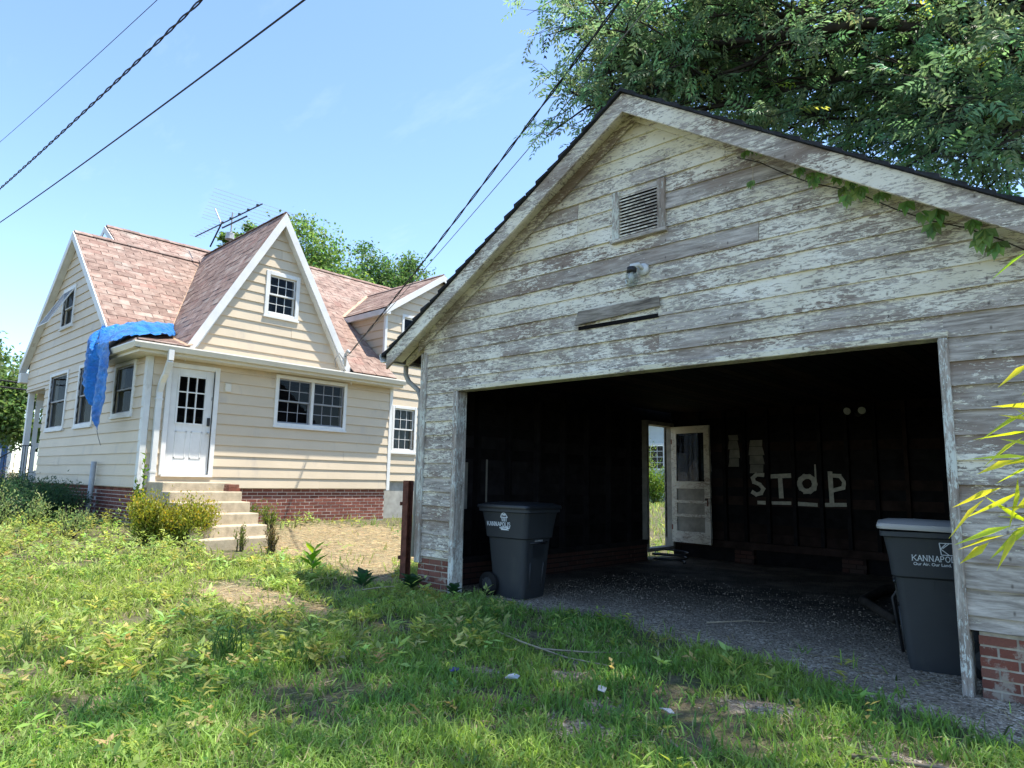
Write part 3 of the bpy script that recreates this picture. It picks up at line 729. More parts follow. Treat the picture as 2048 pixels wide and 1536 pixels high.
bevel(pm.go('post_channel', 'rust', Rp), .003)
for z in (.98, .30): MB().box((px_-.085, py_-.06, z), (px_-.056, py_-.02, z+.045)).go('hinge_lug', 'rust', Rp)

STK = {'K': [[(0, 0), (0, 1)], [(.05, .42), (.62, 1)], [(.2, .55), (.68, 0)]], 'A': [[(0, 0), (.36, 1)], [(.36, 1), (.72, 0)], [(.14, .34), (.58, .34)]],
       'N': [[(.05, 0), (.05, 1)], [(.05, 1), (.65, 0)], [(.65, 0), (.65, 1)]], 'P': [[(.05, 0), (.05, 1)], [(.05, .97), (.4, .97), (.55, .75), (.4, .48), (.05, .48)]],
       'O': [[(.36+.34*math.cos(a), .5+.48*math.sin(a)) for a in np.arange(0, 6.6, .5236)]], 'L': [[(.05, 1), (.05, 0)], [(.05, .02), (.55, .02), (.55, .18)]],
       'I': [[(.1, 0), (.1, 1)]], 'S': [[(.48, .82), (.4, .97), (.2, 1), (.05, .88), (.08, .66), (.42, .44), (.52, .22), (.4, .02), (.15, 0), (.02, .18)]]}
SERIF = {'K': [(0, 0), (0, 1), (.66, 0), (.6, 1)], 'A': [(0, 0), (.72, 0)], 'N': [(.05, 0), (.05, 1), (.65, 1)], 'P': [(.05, 0)], 'L': [(.05, 1)], 'I': [(.1, 0), (.1, 1)]}
ADV = {'K': .72, 'A': .74, 'N': .82, 'P': .66, 'O': .80, 'L': .62, 'I': .28, 'S': .62}
def word(txt, put_, x0, z0, h, gap=.10, w=.13, th=.0015):
    """serif capitals drawn as thin raised strokes; put_(x, z, d) -> point"""
    m = MB(); x = x0; cnt = [0]
    def line(pts, ww):
        for (a, b), (c, d) in zip(pts, pts[1:]):
            L = math.hypot(c-a, d-b) or 1e-6; ux, uz = (c-a)/L, (d-b)/L; e = .03*h
            q = [(a-ux*e-uz*ww/2, b-uz*e+ux*ww/2), (c+ux*e-uz*ww/2, d+uz*e+ux*ww/2), (c+ux*e+uz*ww/2, d+uz*e-ux*ww/2), (a-ux*e+uz*ww/2, b-uz*e-ux*ww/2)]
            cnt[0] += 1; lo = [put_(p, r, .0002) for p, r in q]; hi = [put_(p, r, .0008+th+.00012*(cnt[0] % 12)) for p, r in q]
            m.add(lo+hi, [(0, 1, 2, 3), (4, 7, 6, 5), (0, 4, 5, 1), (1, 5, 6, 2), (2, 6, 7, 3), (3, 7, 4, 0)])
    for ch in txt:
        for s in STK[ch]: line([(x+a*h, z0+b*h) for a, b in s], w*h)
        for a, b in SERIF.get(ch, []): line([(x+(a-.11)*h, z0+b*h), (x+(a+.11)*h, z0+b*h)], .05*h)
        x += (ADV[ch]+gap)*h
    return m, x
def text_mesh(txt, put_, x, z, h, th=.0012):
    c = bpy.data.curves.new('t', 'FONT'); c.body = txt; c.size = h*1.38; c.offset = h*.012
    o = bpy.data.objects.new('t', c); COL.objects.link(o)
    dg = bpy.context.evaluated_depsgraph_get(); dg.update(); me = o.evaluated_get(dg).to_mesh()
    vs = [tuple(v.co) for v in me.vertices]; fs = [tuple(p.vertices) for p in me.polygons]
    bpy.data.objects.remove(o); bpy.data.curves.remove(c)
    m = MB(); m.add([put_(x+a, z+b, .002) for a, b, _ in vs], fs)
    return m
def cart(loc, rot, label, lid_mat, lid_up):
    """96-gallon wheeled cart; local +x = front, wheels at -x, logo on the side facing -y"""
    M4 = Matrix.Translation(Vector(loc)) @ Matrix.Rotation(rot, 4, 'Z')
    T = thing('trash_cart', loc, label, 'trash cart', 'wheeled trash carts in the garage')
    W = lambda x, y, z: M4 @ Vector((x, y, z))
    # body: stacked rounded-rectangle rings (x0, x1, half-width, corner radius, z)
    prof = [(-.20, .22, .205, .05, .0), (-.235, .235, .215, .06, .10), (-.27, .262, .232, .06, .42), (-.295, .283, .247, .06, .66), (-.318, .306, .266, .06, .675), (-.332, .318, .275, .06, .80), (-.36, .345, .295, .055, .955), (-.395, .37, .318, .05, .965), (-.395, .37, .318, .05, 1.0), (-.385, .36, .308, .05, 1.0), (-.34, .33, .28, .05, .93)]
    nr = 6; vs = []; ring = []
    for (x0, x1, hw, r, z) in prof:
        pts = []
        for cx, cy, a0 in ((x1-r, hw-r, 0), (x0+r, hw-r, 90), (x0+r, -hw+r, 180), (x1-r, -hw+r, 270)):
            for k in range(nr): a = rad(a0+90*k/(nr-1)); pts.append((cx+r*math.cos(a), cy+r*math.sin(a), z))
        ring.append(pts)
    n_ = len(ring[0]); vs = [W(*p) for r in ring for p in r]
    fs = [(i*n_+j, i*n_+(j+1) % n_, (i+1)*n_+(j+1) % n_, (i+1)*n_+j) for i in range(len(ring)-1) for j in range(n_)]+[tuple(range(n_))[::-1], tuple(range((len(ring)-1)*n_, len(ring)*n_))]
    body = mesh('body', vs, fs, 'cart', T, True)
    es = body.modifiers.new('s', 'EDGE_SPLIT'); es.split_angle = rad(42)
    side = lambda x, z, d: W(x, -(np.interp(z, [.1, .42, .66, .675, .80, .955], [.215, .232, .247, .266, .275, .295])+d), z)
    for y in (-.12, .12): MB().tube([W(.236, y*.9, .12), W(.262, y, .40)], .012, 6).go('front_rib', 'cart', T, True)
    MB().tube([W(.285, -.15, .62), W(.285, .15, .62)], .014, 8).go('lift_bar', 'cart_lid_dark', T, True)
    MB().add([W(.262, -.10, .46), W(.262, .10, .46), W(.282, .10, .60), W(.282, -.10, .60), W(.275, -.10, .46), W(.275, .10, .46), W(.290, .10, .60), W(.290, -.10, .60)], BOXF if 0 else [(0, 1, 2, 3), (4, 7, 6, 5), (0, 4, 5, 1), (1, 5, 6, 2), (2, 6, 7, 3), (3, 7, 4, 0)]).go('grab_recess', 'cart_lid_dark', T)
    # lid: shallow dome with a rolled edge
    lid = []; prl = [(-.41, .385, .332, .055, 1.003), (-.415, .39, .336, .055, 1.02), (-.405, .38, .328, .055, 1.042), (-.33, .31, .26, .06, 1.062), (-.2, .18, .14, .06, 1.072)]
    for (x0, x1, hw, r, z) in prl:
        for cx, cy, a0 in ((x1-r, hw-r, 0), (x0+r, hw-r, 90), (x0+r, -hw+r, 180), (x1-r, -hw+r, 270)):
            for k in range(nr): a = rad(a0+90*k/(nr-1)); x_ = cx+r*math.cos(a); lid.append(W(x_, cy+r*math.sin(a), z+lid_up*(x_+.41)))
    fs = [(i*n_+j, i*n_+(j+1) % n_, (i+1)*n_+(j+1) % n_, (i+1)*n_+j) for i in range(len(prl)-1) for j in range(n_)]+[tuple(range(n_))[::-1], tuple(range(4*n_, 5*n_))]
    ld = mesh('lid', lid, fs, lid_mat, T, True); es = ld.modifiers.new('s', 'EDGE_SPLIT'); es.split_angle = rad(40)
    MB().tube([W(-.39, -.2, .99), W(-.47, -.2, 1.0), W(-.47, .2, 1.0), W(-.39, .2, .99)], .016, 8).go('handle', 'cart', T, True)
    MB().tube([W(-.245, -.30, .125), W(-.245, .30, .125)], .011, 8).go('axle', 'grey_metal', T)
    for s in (-1, 1):
        w = MB(); cs = 24
        w.tube([W(-.245, s*.226, .135), W(-.245, s*.236, .135), W(-.245, s*.276, .135), W(-.245, s*.286, .135)], [.115, .135, .135, .115], cs)
        wh = w.go('wheel', 'rubber', T, True); e = wh.modifiers.new('s', 'EDGE_SPLIT'); e.split_angle = rad(40)
        hb = MB().tube([W(-.245, s*.2865, .135), W(-.245, s*.292, .135)], [.075, .03], 18)
        for q in range(5): a = q*1.2566; hb.bar(W(-.245, s*.289, .135), W(-.245+.085*math.cos(a), s*.289, .135+.085*math.sin(a)), .012, .006)
        hb.go('hub', 'cart', wh)
    return T, W, side
Lc, W1, S1 = cart((-2.03, .62, gz(-2.03, .62)), rad(2), 'dark grey trash cart with black lid behind the left jamb', 'cart_lid_dark', 0.0)
m, _ = word('KANNAPOLIS', S1, -.265, .80, .046, .10, .12); m.go('lettering', 'print_white', Lc)
em = MB()
kq = [0]
def eline(pts, w, P_):
    for (a, b), (c, d) in zip(pts, pts[1:]):
        L = math.hypot(c-a, d-b); ux, uz = (c-a)/L, (d-b)/L
        kq[0] += 1; em.add([P_(p, r, e) for e in (.0002, .0025+.00013*(kq[0] % 14)) for p, r in ((a-uz*w/2, b+ux*w/2), (c-uz*w/2, d+ux*w/2), (c+uz*w/2, d-ux*w/2), (a+uz*w/2, b-ux*w/2))], [(0, 1, 2, 3), (4, 7, 6, 5), (0, 4, 5, 1), (1, 5, 6, 2), (2, 6, 7, 3), (3, 7, 4, 0)])
cx = .0   # lantern-like emblem over the name: finial, dome, posts, base
for pts, w in (([(cx, .955), (cx+.004, .985)], .008), ([(cx-.05, .905), (cx-.035, .935), (cx-.005, .955), (cx+.025, .94), (cx+.05, .905)], .010), ([(cx-.055, .903), (cx+.055, .903)], .009),
               ([(cx-.032, .90), (cx-.028, .855)], .010), ([(cx, .90), (cx, .855)], .014), ([(cx+.032, .90), (cx+.028, .855)], .010), ([(cx-.02, .93), (cx+.02, .93)], .016),
               ([(cx-.075, .782), (cx-.02, .770), (cx+.02, .770), (cx+.08, .788)], .012), ([(cx-.05, .79), (cx+.05, .79)], .012), ([(cx-.055, .762), (cx+.06, .762)], .009)): eline(pts, w, S1)
em.go('emblem', 'print_white', Lc)
fm = MB()
frt = lambda y, z, d: W1(np.interp(z, [.42, .66], [.262, .283])+d, y, z)
for k in range(7):
    y = -.07+k*.02+(.008 if k > 1 else 0); fm.add([frt(a, b, e) for e in (.001, .003) for a, b in ((y, .628), (y+.013, .628), (y+.013, .655), (y, .655))], [(0, 1, 2, 3), (4, 7, 6, 5), (0, 4, 5, 1), (1, 5, 6, 2), (2, 6, 7, 3), (3, 7, 4, 0)])
fm.go('serial_number', 'print_grey', Lc)
Rc, W2, S2 = cart((2.20, .66, gz(2.2, .66)), rad(180+14), 'dark grey trash cart with off-white lid beside the right jamb', 'cart_lid_white', .02)
# this cart shows its other broad face: mirror the printing side
S2b = lambda x, z, d: W2(-x, np.interp(z, [.1, .42, .66, .675, .80, .955], [.215, .232, .247, .266, .275, .295])+d, z)
m, xe = word('KANNAPOLIS', S2b, -.165, .795, .040, .12, .12); m.go('lettering', 'print_white', Rc)
text_mesh('Our Air. Our Land. Our', S2b, -.16, .762, .022).go('slogan', 'print_white', Rc)
em = MB()
for pts in ([(.02, .845), (.10, .845), (.105, .93), (.01, .93), (.02, .845)], [(.01, .93), (.017, .888), (.055, .93)], [(.017, .888), (.067, .847)], [(.03, .892), (.073, .93)]): eline(pts, .0055, S2b)
em.go('emblem', 'print_white', Rc)
tm = text_mesh('Toter', S2b, -.015, .60, .042); tm.go('embossed_name', 'cart', Rc)
em = MB()
for pts in ([(-.04, .585), (.16, .585), (.16, .655), (-.04, .655), (-.04, .585)],): eline(pts, .004, S2b)
em.go('embossed_border', 'cart', Rc)

# ------------------------------------------------------------------ house
random.seed(21)
H = thing('house', (-13, 4, .3), 'beige clapboard house with red slate roof and steep rear gable', 'house')
XW, YW = -9.6, -1.0
WING = frame((XW, 0, 0), (0, 1, 0), (1, 0, 0)); GAB = frame((0, YW, 0), (1, 0, 0), (0, -1, 0)); RW = frame((-9.85, 0, 0), (0, 1, 0), (1, 0, 0))
def ladder(a, b, e=.203):
    z = [a]
    while z[-1]+e < b-.03: z.append(z[-1]+e)
    return z+[b]
DOOR = (-.60, .20, 1.33, 3.29); WIN2 = (1.53, 3.10, 2.42, 3.34); CGW = (1.17, 1.77, 4.68, 5.47)
Z0, ZE = 1.09, 3.44
wing_j = lambda i: [random.uniform(-.5, 4)] if random.random() < .55 else []
ww = backing('wing_wall', WING, [Z0, ZE+.15], lambda z: (-.99, 4.41), [DOOR, WIN2], -.14, -.004, 'siding', H)
siding('siding_board', WING, ladder(Z0, ZE), lambda z: (-.92, 4.37), [DOOR, WIN2], 'siding', ww, .030, -.003, wing_j, jitter=.003, gap=.004)
# steep cross gable above the gutter
CY, CZ, CS, TILT = 1.36, 6.80, 1.765, .068
def cg_xr(z): h = (CZ-.09-z)/CS; return (CY-h, CY+h)
cw = backing('gable_wall', WING, [3.60, 6.60], cg_xr, [CGW], -.14, -.004, 'siding', H)
siding('siding_board', WING, ladder(3.62, 6.66), cg_xr, [CGW], 'siding', cw, .030, -.003, lambda i: [random.uniform(.2, 2.2)] if random.random() < .4 else [], jitter=.003, gap=.004)
# end gable facing the yard: porch recess at its far end
RX, RZ, BX, BZ, EX, EZ = -14.75, 6.95, -11.6, 4.21, -18.35, 4.07
def gab_xr(z):
    l = -18.05 if z < 4.1 else RX-(RZ-.14-z)/((RZ-EZ)/(RX-EX))
    r = -9.62 if z < ZE else (-11.35 if z < 3.86 else RX+(RZ-.14-z)/((RZ-BZ)/(BX-RX)))
    return (max(l, -18.05), r)
PORCH = (-18.2, -16.25, .2, 3.38)
W1_ = (-15.75, -14.45, 2.36, 3.58); W2_ = (-13.52, -12.45, 2.36, 3.58); W3_ = (-11.18, -10.22, 2.46, 3.36); WU = (-15.42, -14.62, 4.78, 5.62)
gops = [PORCH, W1_, W2_, W3_, WU]
gz_ = [Z0, ZE-1e-3, ZE+1e-3, 3.86-1e-3, 3.86+1e-3, 4.1, 6.7]
ew = backing('end_wall', GAB, gz_, gab_xr, gops, -.14, -.004, 'siding', H)
lad = ladder(Z0, ZE)+ladder(3.545, 6.78)[0:]
lad = [z for z in lad if z != ZE or True]
siding('siding_board', GAB, lad, gab_xr, gops, 'siding', ew, .030, -.003, lambda i: [random.uniform(-16, -10.5), random.uniform(-16, -12)] if random.random() < .6 else [], jitter=.003, gap=.004)
# wall and dormer to the right of the wing
DZ, DY, DE, DS = 6.62, 6.05, 5.42, .66
def rw_xr(z):
    if z < 3.5: return (4.2, 9.5)
    if z < 5.40: return (4.36, 7.74)
    h = (DZ-.08-z)/DS; return (DY-h, DY+h)
RWIN = (4.72, 5.34, 2.02, 3.02); DWN = (4.90, 5.75, 4.62, 5.32)
rw2 = backing('dormer_wall', RW, [1.26, 3.5-1e-3, 3.5+1e-3, 5.40-1e-3, 5.4+1e-3, 6.5], rw_xr, [RWIN, DWN], -.14, -.004, 'siding', H)
siding('siding_board', RW, ladder(1.27, 6.5), rw_xr, [RWIN, DWN], 'siding', rw2, .030, -.003, gap=.004)
SLP = (7.36-3.64)/4.7                                    # rear roof slope right of the cross gable
r3z = lambda x: 3.64+SLP*(-9.3-x)
CH = frame((0, 4.36, 0), (1, 0, 0), (0, -1, 0))
ck_xr = lambda z: (-9.3-(z-3.64)/SLP, -9.86)
ckw = backing('dormer_cheek', CH, [4.1, 5.38], ck_xr, [], -.05, -.004, 'siding', H)
siding('siding_board', CH, ladder(4.12, 5.38), ck_xr, [], 'siding', ckw, .030, -.003, gap=.004)
MB().fbox(CH, -9.875, -9.80, -.02, .045, 3.66, 5.40).go('corner_board', 'white', H)
# corner boards of the wing
MB().add([(-9.595, -1.045, Z0-.03), (-9.50, -1.045, Z0-.03), (-9.50, -1.045, ZE), (-9.595, -1.045, ZE)], [(0, 1, 2, 3)])
MB().box((-9.70, -1.030, Z0-.04), (-9.568, -.93, ZE)).go('corner_board', 'white_dirty', H)
MB().box((-9.63, 4.375, Z0-.04), (-9.565, 4.46, ZE)).go('corner_board', 'white', H)
# windows
def window(fr, op, cols, rows, casing=.075, sashes=2, mat='white', sash='white', bars='white', split=None, curtain=None, glass='glass'):
    a, b, c, d = op; k = casing
    m = MB()
    for s0, s1, z0, z1 in ((a-k, a, c-k, d+k), (b, b+k, c-k, d+k), (a, b, d, d+k), (a, b, c-k, c)): m.fbox(fr, s0, s1, -.02, .045, z0, z1)
    w = bevel(m.go('window', mat, H), .006)
    MB().fbox(fr, a-k-.015, b+k+.015, .0, .062, c-k-.03, c-k+.012).go('window_sill', mat, w)
    units = [(a, b)] if not split else [(a, (a+b)/2-.03), ((a+b)/2+.03, b)]
    if split: MB().fbox(fr, (a+b)/2-.03, (a+b)/2+.03, -.02, .040, c, d).go('mullion', mat, w)
    for u0, u1 in units:
        hs = [(c, (c+d)/2+.015, -.045), ((c+d)/2-.015, d, -.015)] if sashes == 2 else [(c, d, -.02)]
        for z0, z1, dep in hs:
            f = MB(); t_ = .032
            for s0, s1, q0, q1 in ((u0, u0+t_, z0, z1), (u1-t_, u1, z0, z1), (u0+t_, u1-t_, z0, z0+t_), (u0+t_, u1-t_, z1-t_, z1)): f.fbox(fr, s0, s1, dep-.015, dep+.015, q0, q1)
            f.go('sash', sash, w)
            A, B, C_, D_ = u0+t_, u1-t_, z0+t_, z1-t_
            for i in range(1, cols): x = A+(B-A)*i/cols; MB().fbox(fr, x-.006, x+.006, dep-.006, dep+.006, C_, D_).go('muntin', bars, w)
            for j in range(1, rows): z = C_+(D_-C_)*j/rows; MB().fbox(fr, A, B, dep-.0055, dep+.0055, z-.006, z+.006).go('muntin', bars, w)
            for i in range(cols):
                for j in range(rows):
                    x0, x1 = A+(B-A)*i/cols, A+(B-A)*(i+1)/cols; y0, y1 = C_+(D_-C_)*j/rows, C_+(D_-C_)*(j+1)/rows
                    mesh('pane', [fr(x0, dep, y0), fr(x1, dep, y0), fr(x1, dep, y1), fr(x0, dep, y1)], [(0, 1, 2, 3)], glass, w)
    r = MB(); R = [(a, c), (b, c), (b, d), (a, d)]
    r.add([fr(s, -.139, z) for s, z in R]+[fr(s, -.8, z) for s, z in R], [(4, 5, 6, 7), (0, 1, 5, 4), (1, 2, 6, 5), (2, 3, 7, 6), (3, 0, 4, 7)])
    r.go('window_recess', 'dark_room', w)
    if curtain:
        m = MB(); n = 26
        for lo, hi in curtain[1]:
            x0, x1 = a+(b-a)*lo, a+(b-a)*hi
            P = [fr(x0+(x1-x0)*i/n, -.16+.018*math.sin(i*1.9), z) for z in (c+.02, d-.02) for i in range(n+1)]
            m.add(P, [(i, i+1, n+2+i, n+1+i) for i in range(n)])
        m.go('curtain', curtain[0], w, True)
    return w
window(WING, WIN2, 3, 2, split=True, sash='screen', bars='muntin_grey')
window(WING, CGW, 3, 2, casing=.085, curtain=('curtain', [(.0, .3), (.75, 1)]))
window(GAB, W1_, 1, 1, sash='screen', curtain=('curtain', [(0, .45), (.6, 1)]))
window(GAB, W2_, 1, 1, sash='screen', curtain=('curtain', [(0, .4), (.55, 1)]))
window(GAB, W3_, 1, 1, sash='screen', curtain=('curtain', [(.3, .6), (.75, 1)]))
wu = window(GAB, WU, 1, 1, sash='white', curtain=('curtain_pale', [(0, .4)]))
window(RW, RWIN, 3, 2, casing=.07, curtain=('curtain_pale', [(0, .48), (.52, 1)]))
window(RW, DWN, 2, 1, casing=.07)
# insect screen swung out from the upper window
MB().add([GAB(-15.42, .05, 5.62), GAB(-14.62, .05, 5.62), GAB(-14.62, .42, 4.95), GAB(-15.42, .42, 4.95)], [(0, 1, 2, 3)])
sc_ = MB()
for p, q in (((-15.42, .05, 5.60), (-15.42, .50, 4.70)), ((-14.62, .05, 5.60), (-14.62, .50, 4.70)), ((-15.42, .50, 4.70), (-14.62, .50, 4.70)), ((-15.42, .05, 5.60), (-14.62, .05, 5.60))): sc_.bar(GAB(*p), GAB(*q), .022)
sf = sc_.go('screen_frame', 'white', wu)
t = NT('insect_screen'); tr = t.n('BsdfTransparent'); mx = t.n('MixShader'); mx.inputs[0].default_value = .62
t.done((.20, .22, .25), .6, .3); t.l(tr.outputs[0], mx.inputs[1]); t.l(t.b.outputs[0], mx.inputs[2]); t.l(mx.outputs[0], t.out.inputs[0]); MT['mesh_screen'] = t.m
mesh('screen_mesh', [GAB(-15.42, .05, 5.60), GAB(-14.62, .05, 5.60), GAB(-14.62, .50, 4.70), GAB(-15.42, .50, 4.70)], [(0, 1, 2, 3)], 'mesh_screen', wu)
# rear door
a, b, c, d = DOOR
m = MB()
for s0, s1, z0, z1 in ((a-.085, a, c-.02, d+.085), (b, b+.085, c-.02, d+.085), (a, b, d, d+.085)): m.fbox(WING, s0, s1, -.02, .05, z0, z1)
m.fbox(WING, a-.03, a, .0, .035, c, d); m.fbox(WING, b, b+.03, .0, .035, c, d)
dr = bevel(m.go('back_door', 'white', H), .006)
MB().fbox(WING, a-.06, b+.06, -.01, .10, c-.045, c-.002).go('threshold', 'white_dirty', dr)
dm = MB(); ga, gb, gc, gd = a+.155, b-.155, 2.27, 3.14
for s0, s1, z0, z1 in ((a+.004, ga, c, d-.004), (gb, b-.004, c, d-.004), (ga, gb, c, gc), (ga, gb, gd, d-.004)): dm.fbox(WING, s0, s1, -.04, -.002, z0, z1)
bevel(dm.go('door_leaf', 'white', dr), .003)
lite = MB()
for s0, s1, z0, z1 in ((ga-.025, ga+.006, gc-.025, gd+.025), (gb-.006, gb+.025, gc-.025, gd+.025), (ga, gb, gc-.025, gc+.006), (ga, gb, gd-.006, gd+.025)): lite.fbox(WING, s0, s1, -.003, .010, z0, z1)
lite.go('lite_frame', 'white', dr)
for i in (1, 2): x = ga+(gb-ga)*i/3; MB().fbox(WING, x-.011, x+.011, -.022, .005, gc, gd).go('muntin', 'white', dr)
for i in (1, 2): z = gc+(gd-gc)*i/3; MB().fbox(WING, ga, gb, -.021, .0045, z-.011, z+.011).go('muntin', 'white', dr)
for i in range(3):
    for j in range(3):
        x0, x1, z0, z1 = ga+(gb-ga)*i/3, ga+(gb-ga)*(i+1)/3, gc+(gd-gc)*j/3, gc+(gd-gc)*(j+1)/3
        mesh('pane', [WING(x0, -.02, z0), WING(x1, -.02, z0), WING(x1, -.02, z1), WING(x0, -.02, z1)], [(0, 1, 2, 3)], 'glass', dr)
R = [(ga, gc), (gb, gc), (gb, gd), (ga, gd)]
MB().add([WING(s, -.05, z) for s, z in R]+[WING(s, -.7, z) for s, z in R], [(4, 5, 6, 7), (0, 1, 5, 4), (1, 2, 6, 5), (2, 3, 7, 6), (3, 0, 4, 7)]).go('door_recess', 'dark_room', dr)
for s0, s1 in ((a+.16, a+.36), (b-.36, b-.16)):
    pm = MB()
    for q0, q1, z0, z1 in ((s0, s0+.018, 1.62, 2.12), (s1-.018, s1, 1.62, 2.12), (s0, s1, 1.62, 1.638), (s0, s1, 2.102, 2.12)): pm.fbox(WING, q0, q1, -.003, .006, z0, z1)
    pm.go('door_panel', 'white', dr)
bevel(MB().fbox(WING, b-.085, b-.03, -.002, .03, 2.24, 2.40).go('keypad_lock', 'black_metal', dr), .012, 2)
MB().tube([WING(b-.058, -.002, 2.11), WING(b-.058, .03, 2.11), WING(b-.058, .045, 2.11), WING(b-.058, .065, 2.11)], [.012, .012, .028, .022], 12).go('door_knob', 'grey_metal', dr, True)
MB().fbox(WING, b-.03, b-.012, -.002, .012, 2.74, 2.80).go('strike_plate', 'grey_metal', dr)
bevel(MB().fbox(WING, .40, .52, .01, .06, 2.93, 3.10).go('outlet_box', 'gutter', H), .008)
# foundation
UH = unit_mesh('house_brick', 'brick_house')
fw = MB().fbox(WING, -.95, 4.36, -.22, -.0245, .0, Z0).go('wing_foundation', 'mortar', H)
brick_wall(fw, WING, .40, 4.36, .40, Z0-.01, -.02, UH)
fe = MB().fbox(GAB, -18.0, -9.68, -.22, -.0545, .0, Z0).go('end_foundation', 'mortar', H)
brick_wall(fe, GAB, -11.9, -9.66, .40, Z0-.01, -.05, UH, keep=lambda s, z: True)
rm = MB(); zq = .40; row = 0
while zq < 1.03:                                         # the bricks nobody can tell apart: far end and behind the steps
    s = -18.0+(.107 if row % 2 else 0)
    while s < -12.1: rm.fbox(GAB, s, s+.200, -.14, -.05, zq, zq+.0545); s += .2135
    s = -.95+(.107 if row % 2 else 0)
    while s < .2: rm.fbox(WING, s, s+.200, -.11, -.02, zq, zq+.0545); s += .2135
    zq += .068; row += 1
tag(rm.go('bricks', 'brick_house', fe), kind='stuff')
MB().fbox(GAB, -14.95, -14.55, -.04, -.02, .66, 1.03).go('crawl_vent', 'black_metal', fe)
MB().fbox(RW, 4.3, 9.4, -.2, -.03, .0, 1.26).go('dormer_foundation', 'concrete_grey', H)
# roofs
cyx = lambda x: CY+.11*(-9.45-x)                          # its ridge runs a little askew
rfz = lambda x, y: CZ+TILT*(-9.3-x)-CS*abs(cyx(x)-y)           # cross gable planes
ra = MB()
yv = lambda z, x: cyx(x)-(CZ+TILT*(-9.3-x)-z)/CS               # valley on the left side of the cross gable
YR = YW-.15
P1 = [(RX, YR, RZ), (BX, YR, BZ), (BX, yv(BZ, BX), BZ), (RX, yv(RZ, RX), RZ)]
E2 = (-9.22, 3.62)
P2 = [(BX, -.75, BZ), (E2[0], -1.33, E2[1]), (E2[0], yv(E2[1], E2[0]), E2[1]), (BX, yv(BZ, BX), BZ)]
P2b = [(BX, -1.33, E2[1]), (E2[0], -1.33, E2[1]), (BX, -.75, BZ)]
P2c = [(BX, YR, BZ), (BX, -.75, BZ), (BX, -1.33, E2[1])]
P3 = [(-9.45, CY, CZ+.01), (-14.9, cyx(-14.9), rfz(-14.9, cyx(-14.9))), (RX, yv(RZ, RX), RZ), (BX, yv(BZ, BX), BZ), (-9.45, yv(3.66, -9.45), 3.66)]
def deck(polys, name, th=.05):
    m = MB()
    for P in polys:
        n = (Vector(P[1])-Vector(P[0])).cross(Vector(P[2])-Vector(P[0])).normalized()
        if n.z < 0: n = -n
        m.prism([Vector(p) for p in P], -n*th)
    return m.go(name, 'dark_wood', H)
r1 = deck([P1, P2, P2b], 'rear_roof')
slates(r1, P1, (0, 1, 0), 'slate', exposure=.172, width=.38); slates(r1, P2, (0, 1, 0), 'slate', exposure=.2); slates(r1, P2b, (1, 0, 0), 'slate', exposure=.2)
r2 = deck([P3], 'gable_roof')
slates(r2, P3, (1, -.11, .0), 'slate', exposure=.185, width=.38)
P3r = [(-9.45, CY, CZ+.01), (-13.9, cyx(-13.9), rfz(-13.9, cyx(-13.9))), (-13.9, 2.4, rfz(-13.9, 2.4)), (-9.45, 3.16, 3.63)]
deck([P3r], 'gable_roof_far')
# higher ridges behind, and the long slope with the dormer
P4 = [(-16.1, -.12, 7.72), (-14.85, -.12, 6.86), (-14.85, 2.3, 6.86), (-16.1, 2.6, 7.74)]
P5 = [(-14.0, CY, 7.36), (-14.0, 10, 7.36), (-9.3, 10, 3.64), (-9.3, 3.0, 3.64), (-9.3, 2.9, 3.64)]
yv3 = lambda x: cyx(x)+(CZ+TILT*(-9.3-x)-r3z(x))/CS
P5 = [(-14.0, 2.75, r3z(-14.0)), (-9.3, yv3(-9.3), 3.64), (-9.3, 4.33, 3.64), (-9.86, 4.33, r3z(-9.86)), (-14.0, 4.33, r3z(-14.0))]
P5b = [(-14.0, 4.33, r3z(-14)), (-11.5, 4.33, r3z(-11.5)), (-11.5, 10, r3z(-11.5)), (-14, 10, r3z(-14))]
r3 = deck([P4, P5, P5b], 'main_roof')
def back(P, dx): return [(2*RX-p[0]+dx, p[1], p[2]) for p in P]
PB = [(-14.0, 2.8, 7.36), (-18.5, 2.8, 3.7), (-18.5, 10, 3.7), (-14, 10, 7.36)]
PBf = [(RX, YR, RZ), (EX, YR, EZ), (EX, 2, EZ), (RX, 2, RZ)]
deck([PB, PBf], 'front_roof')
for P, e in ((P4, .17), (P5, .185), (P5b, .185)): tag(slates(r3, P, (0, 1, 0), 'slate_mass', exposure=e, width=.38, joined=True, name='slates'), kind='stuff')
PD = [(-9.70, 4.26, DE), (-11.54, 4.26, DE), (-13.06, DY, DZ), (-9.70, DY, DZ)]
r4 = deck([PD, [(-9.7, DY, DZ), (-13.06, DY, DZ), (-11.54, 7.85, DE), (-9.7, 7.85, DE)]], 'dormer_roof')
tag(slates(r4, PD, (1, 0, 0), 'slate_mass', exposure=.16, width=.36, joined=True, name='slates'), kind='stuff')
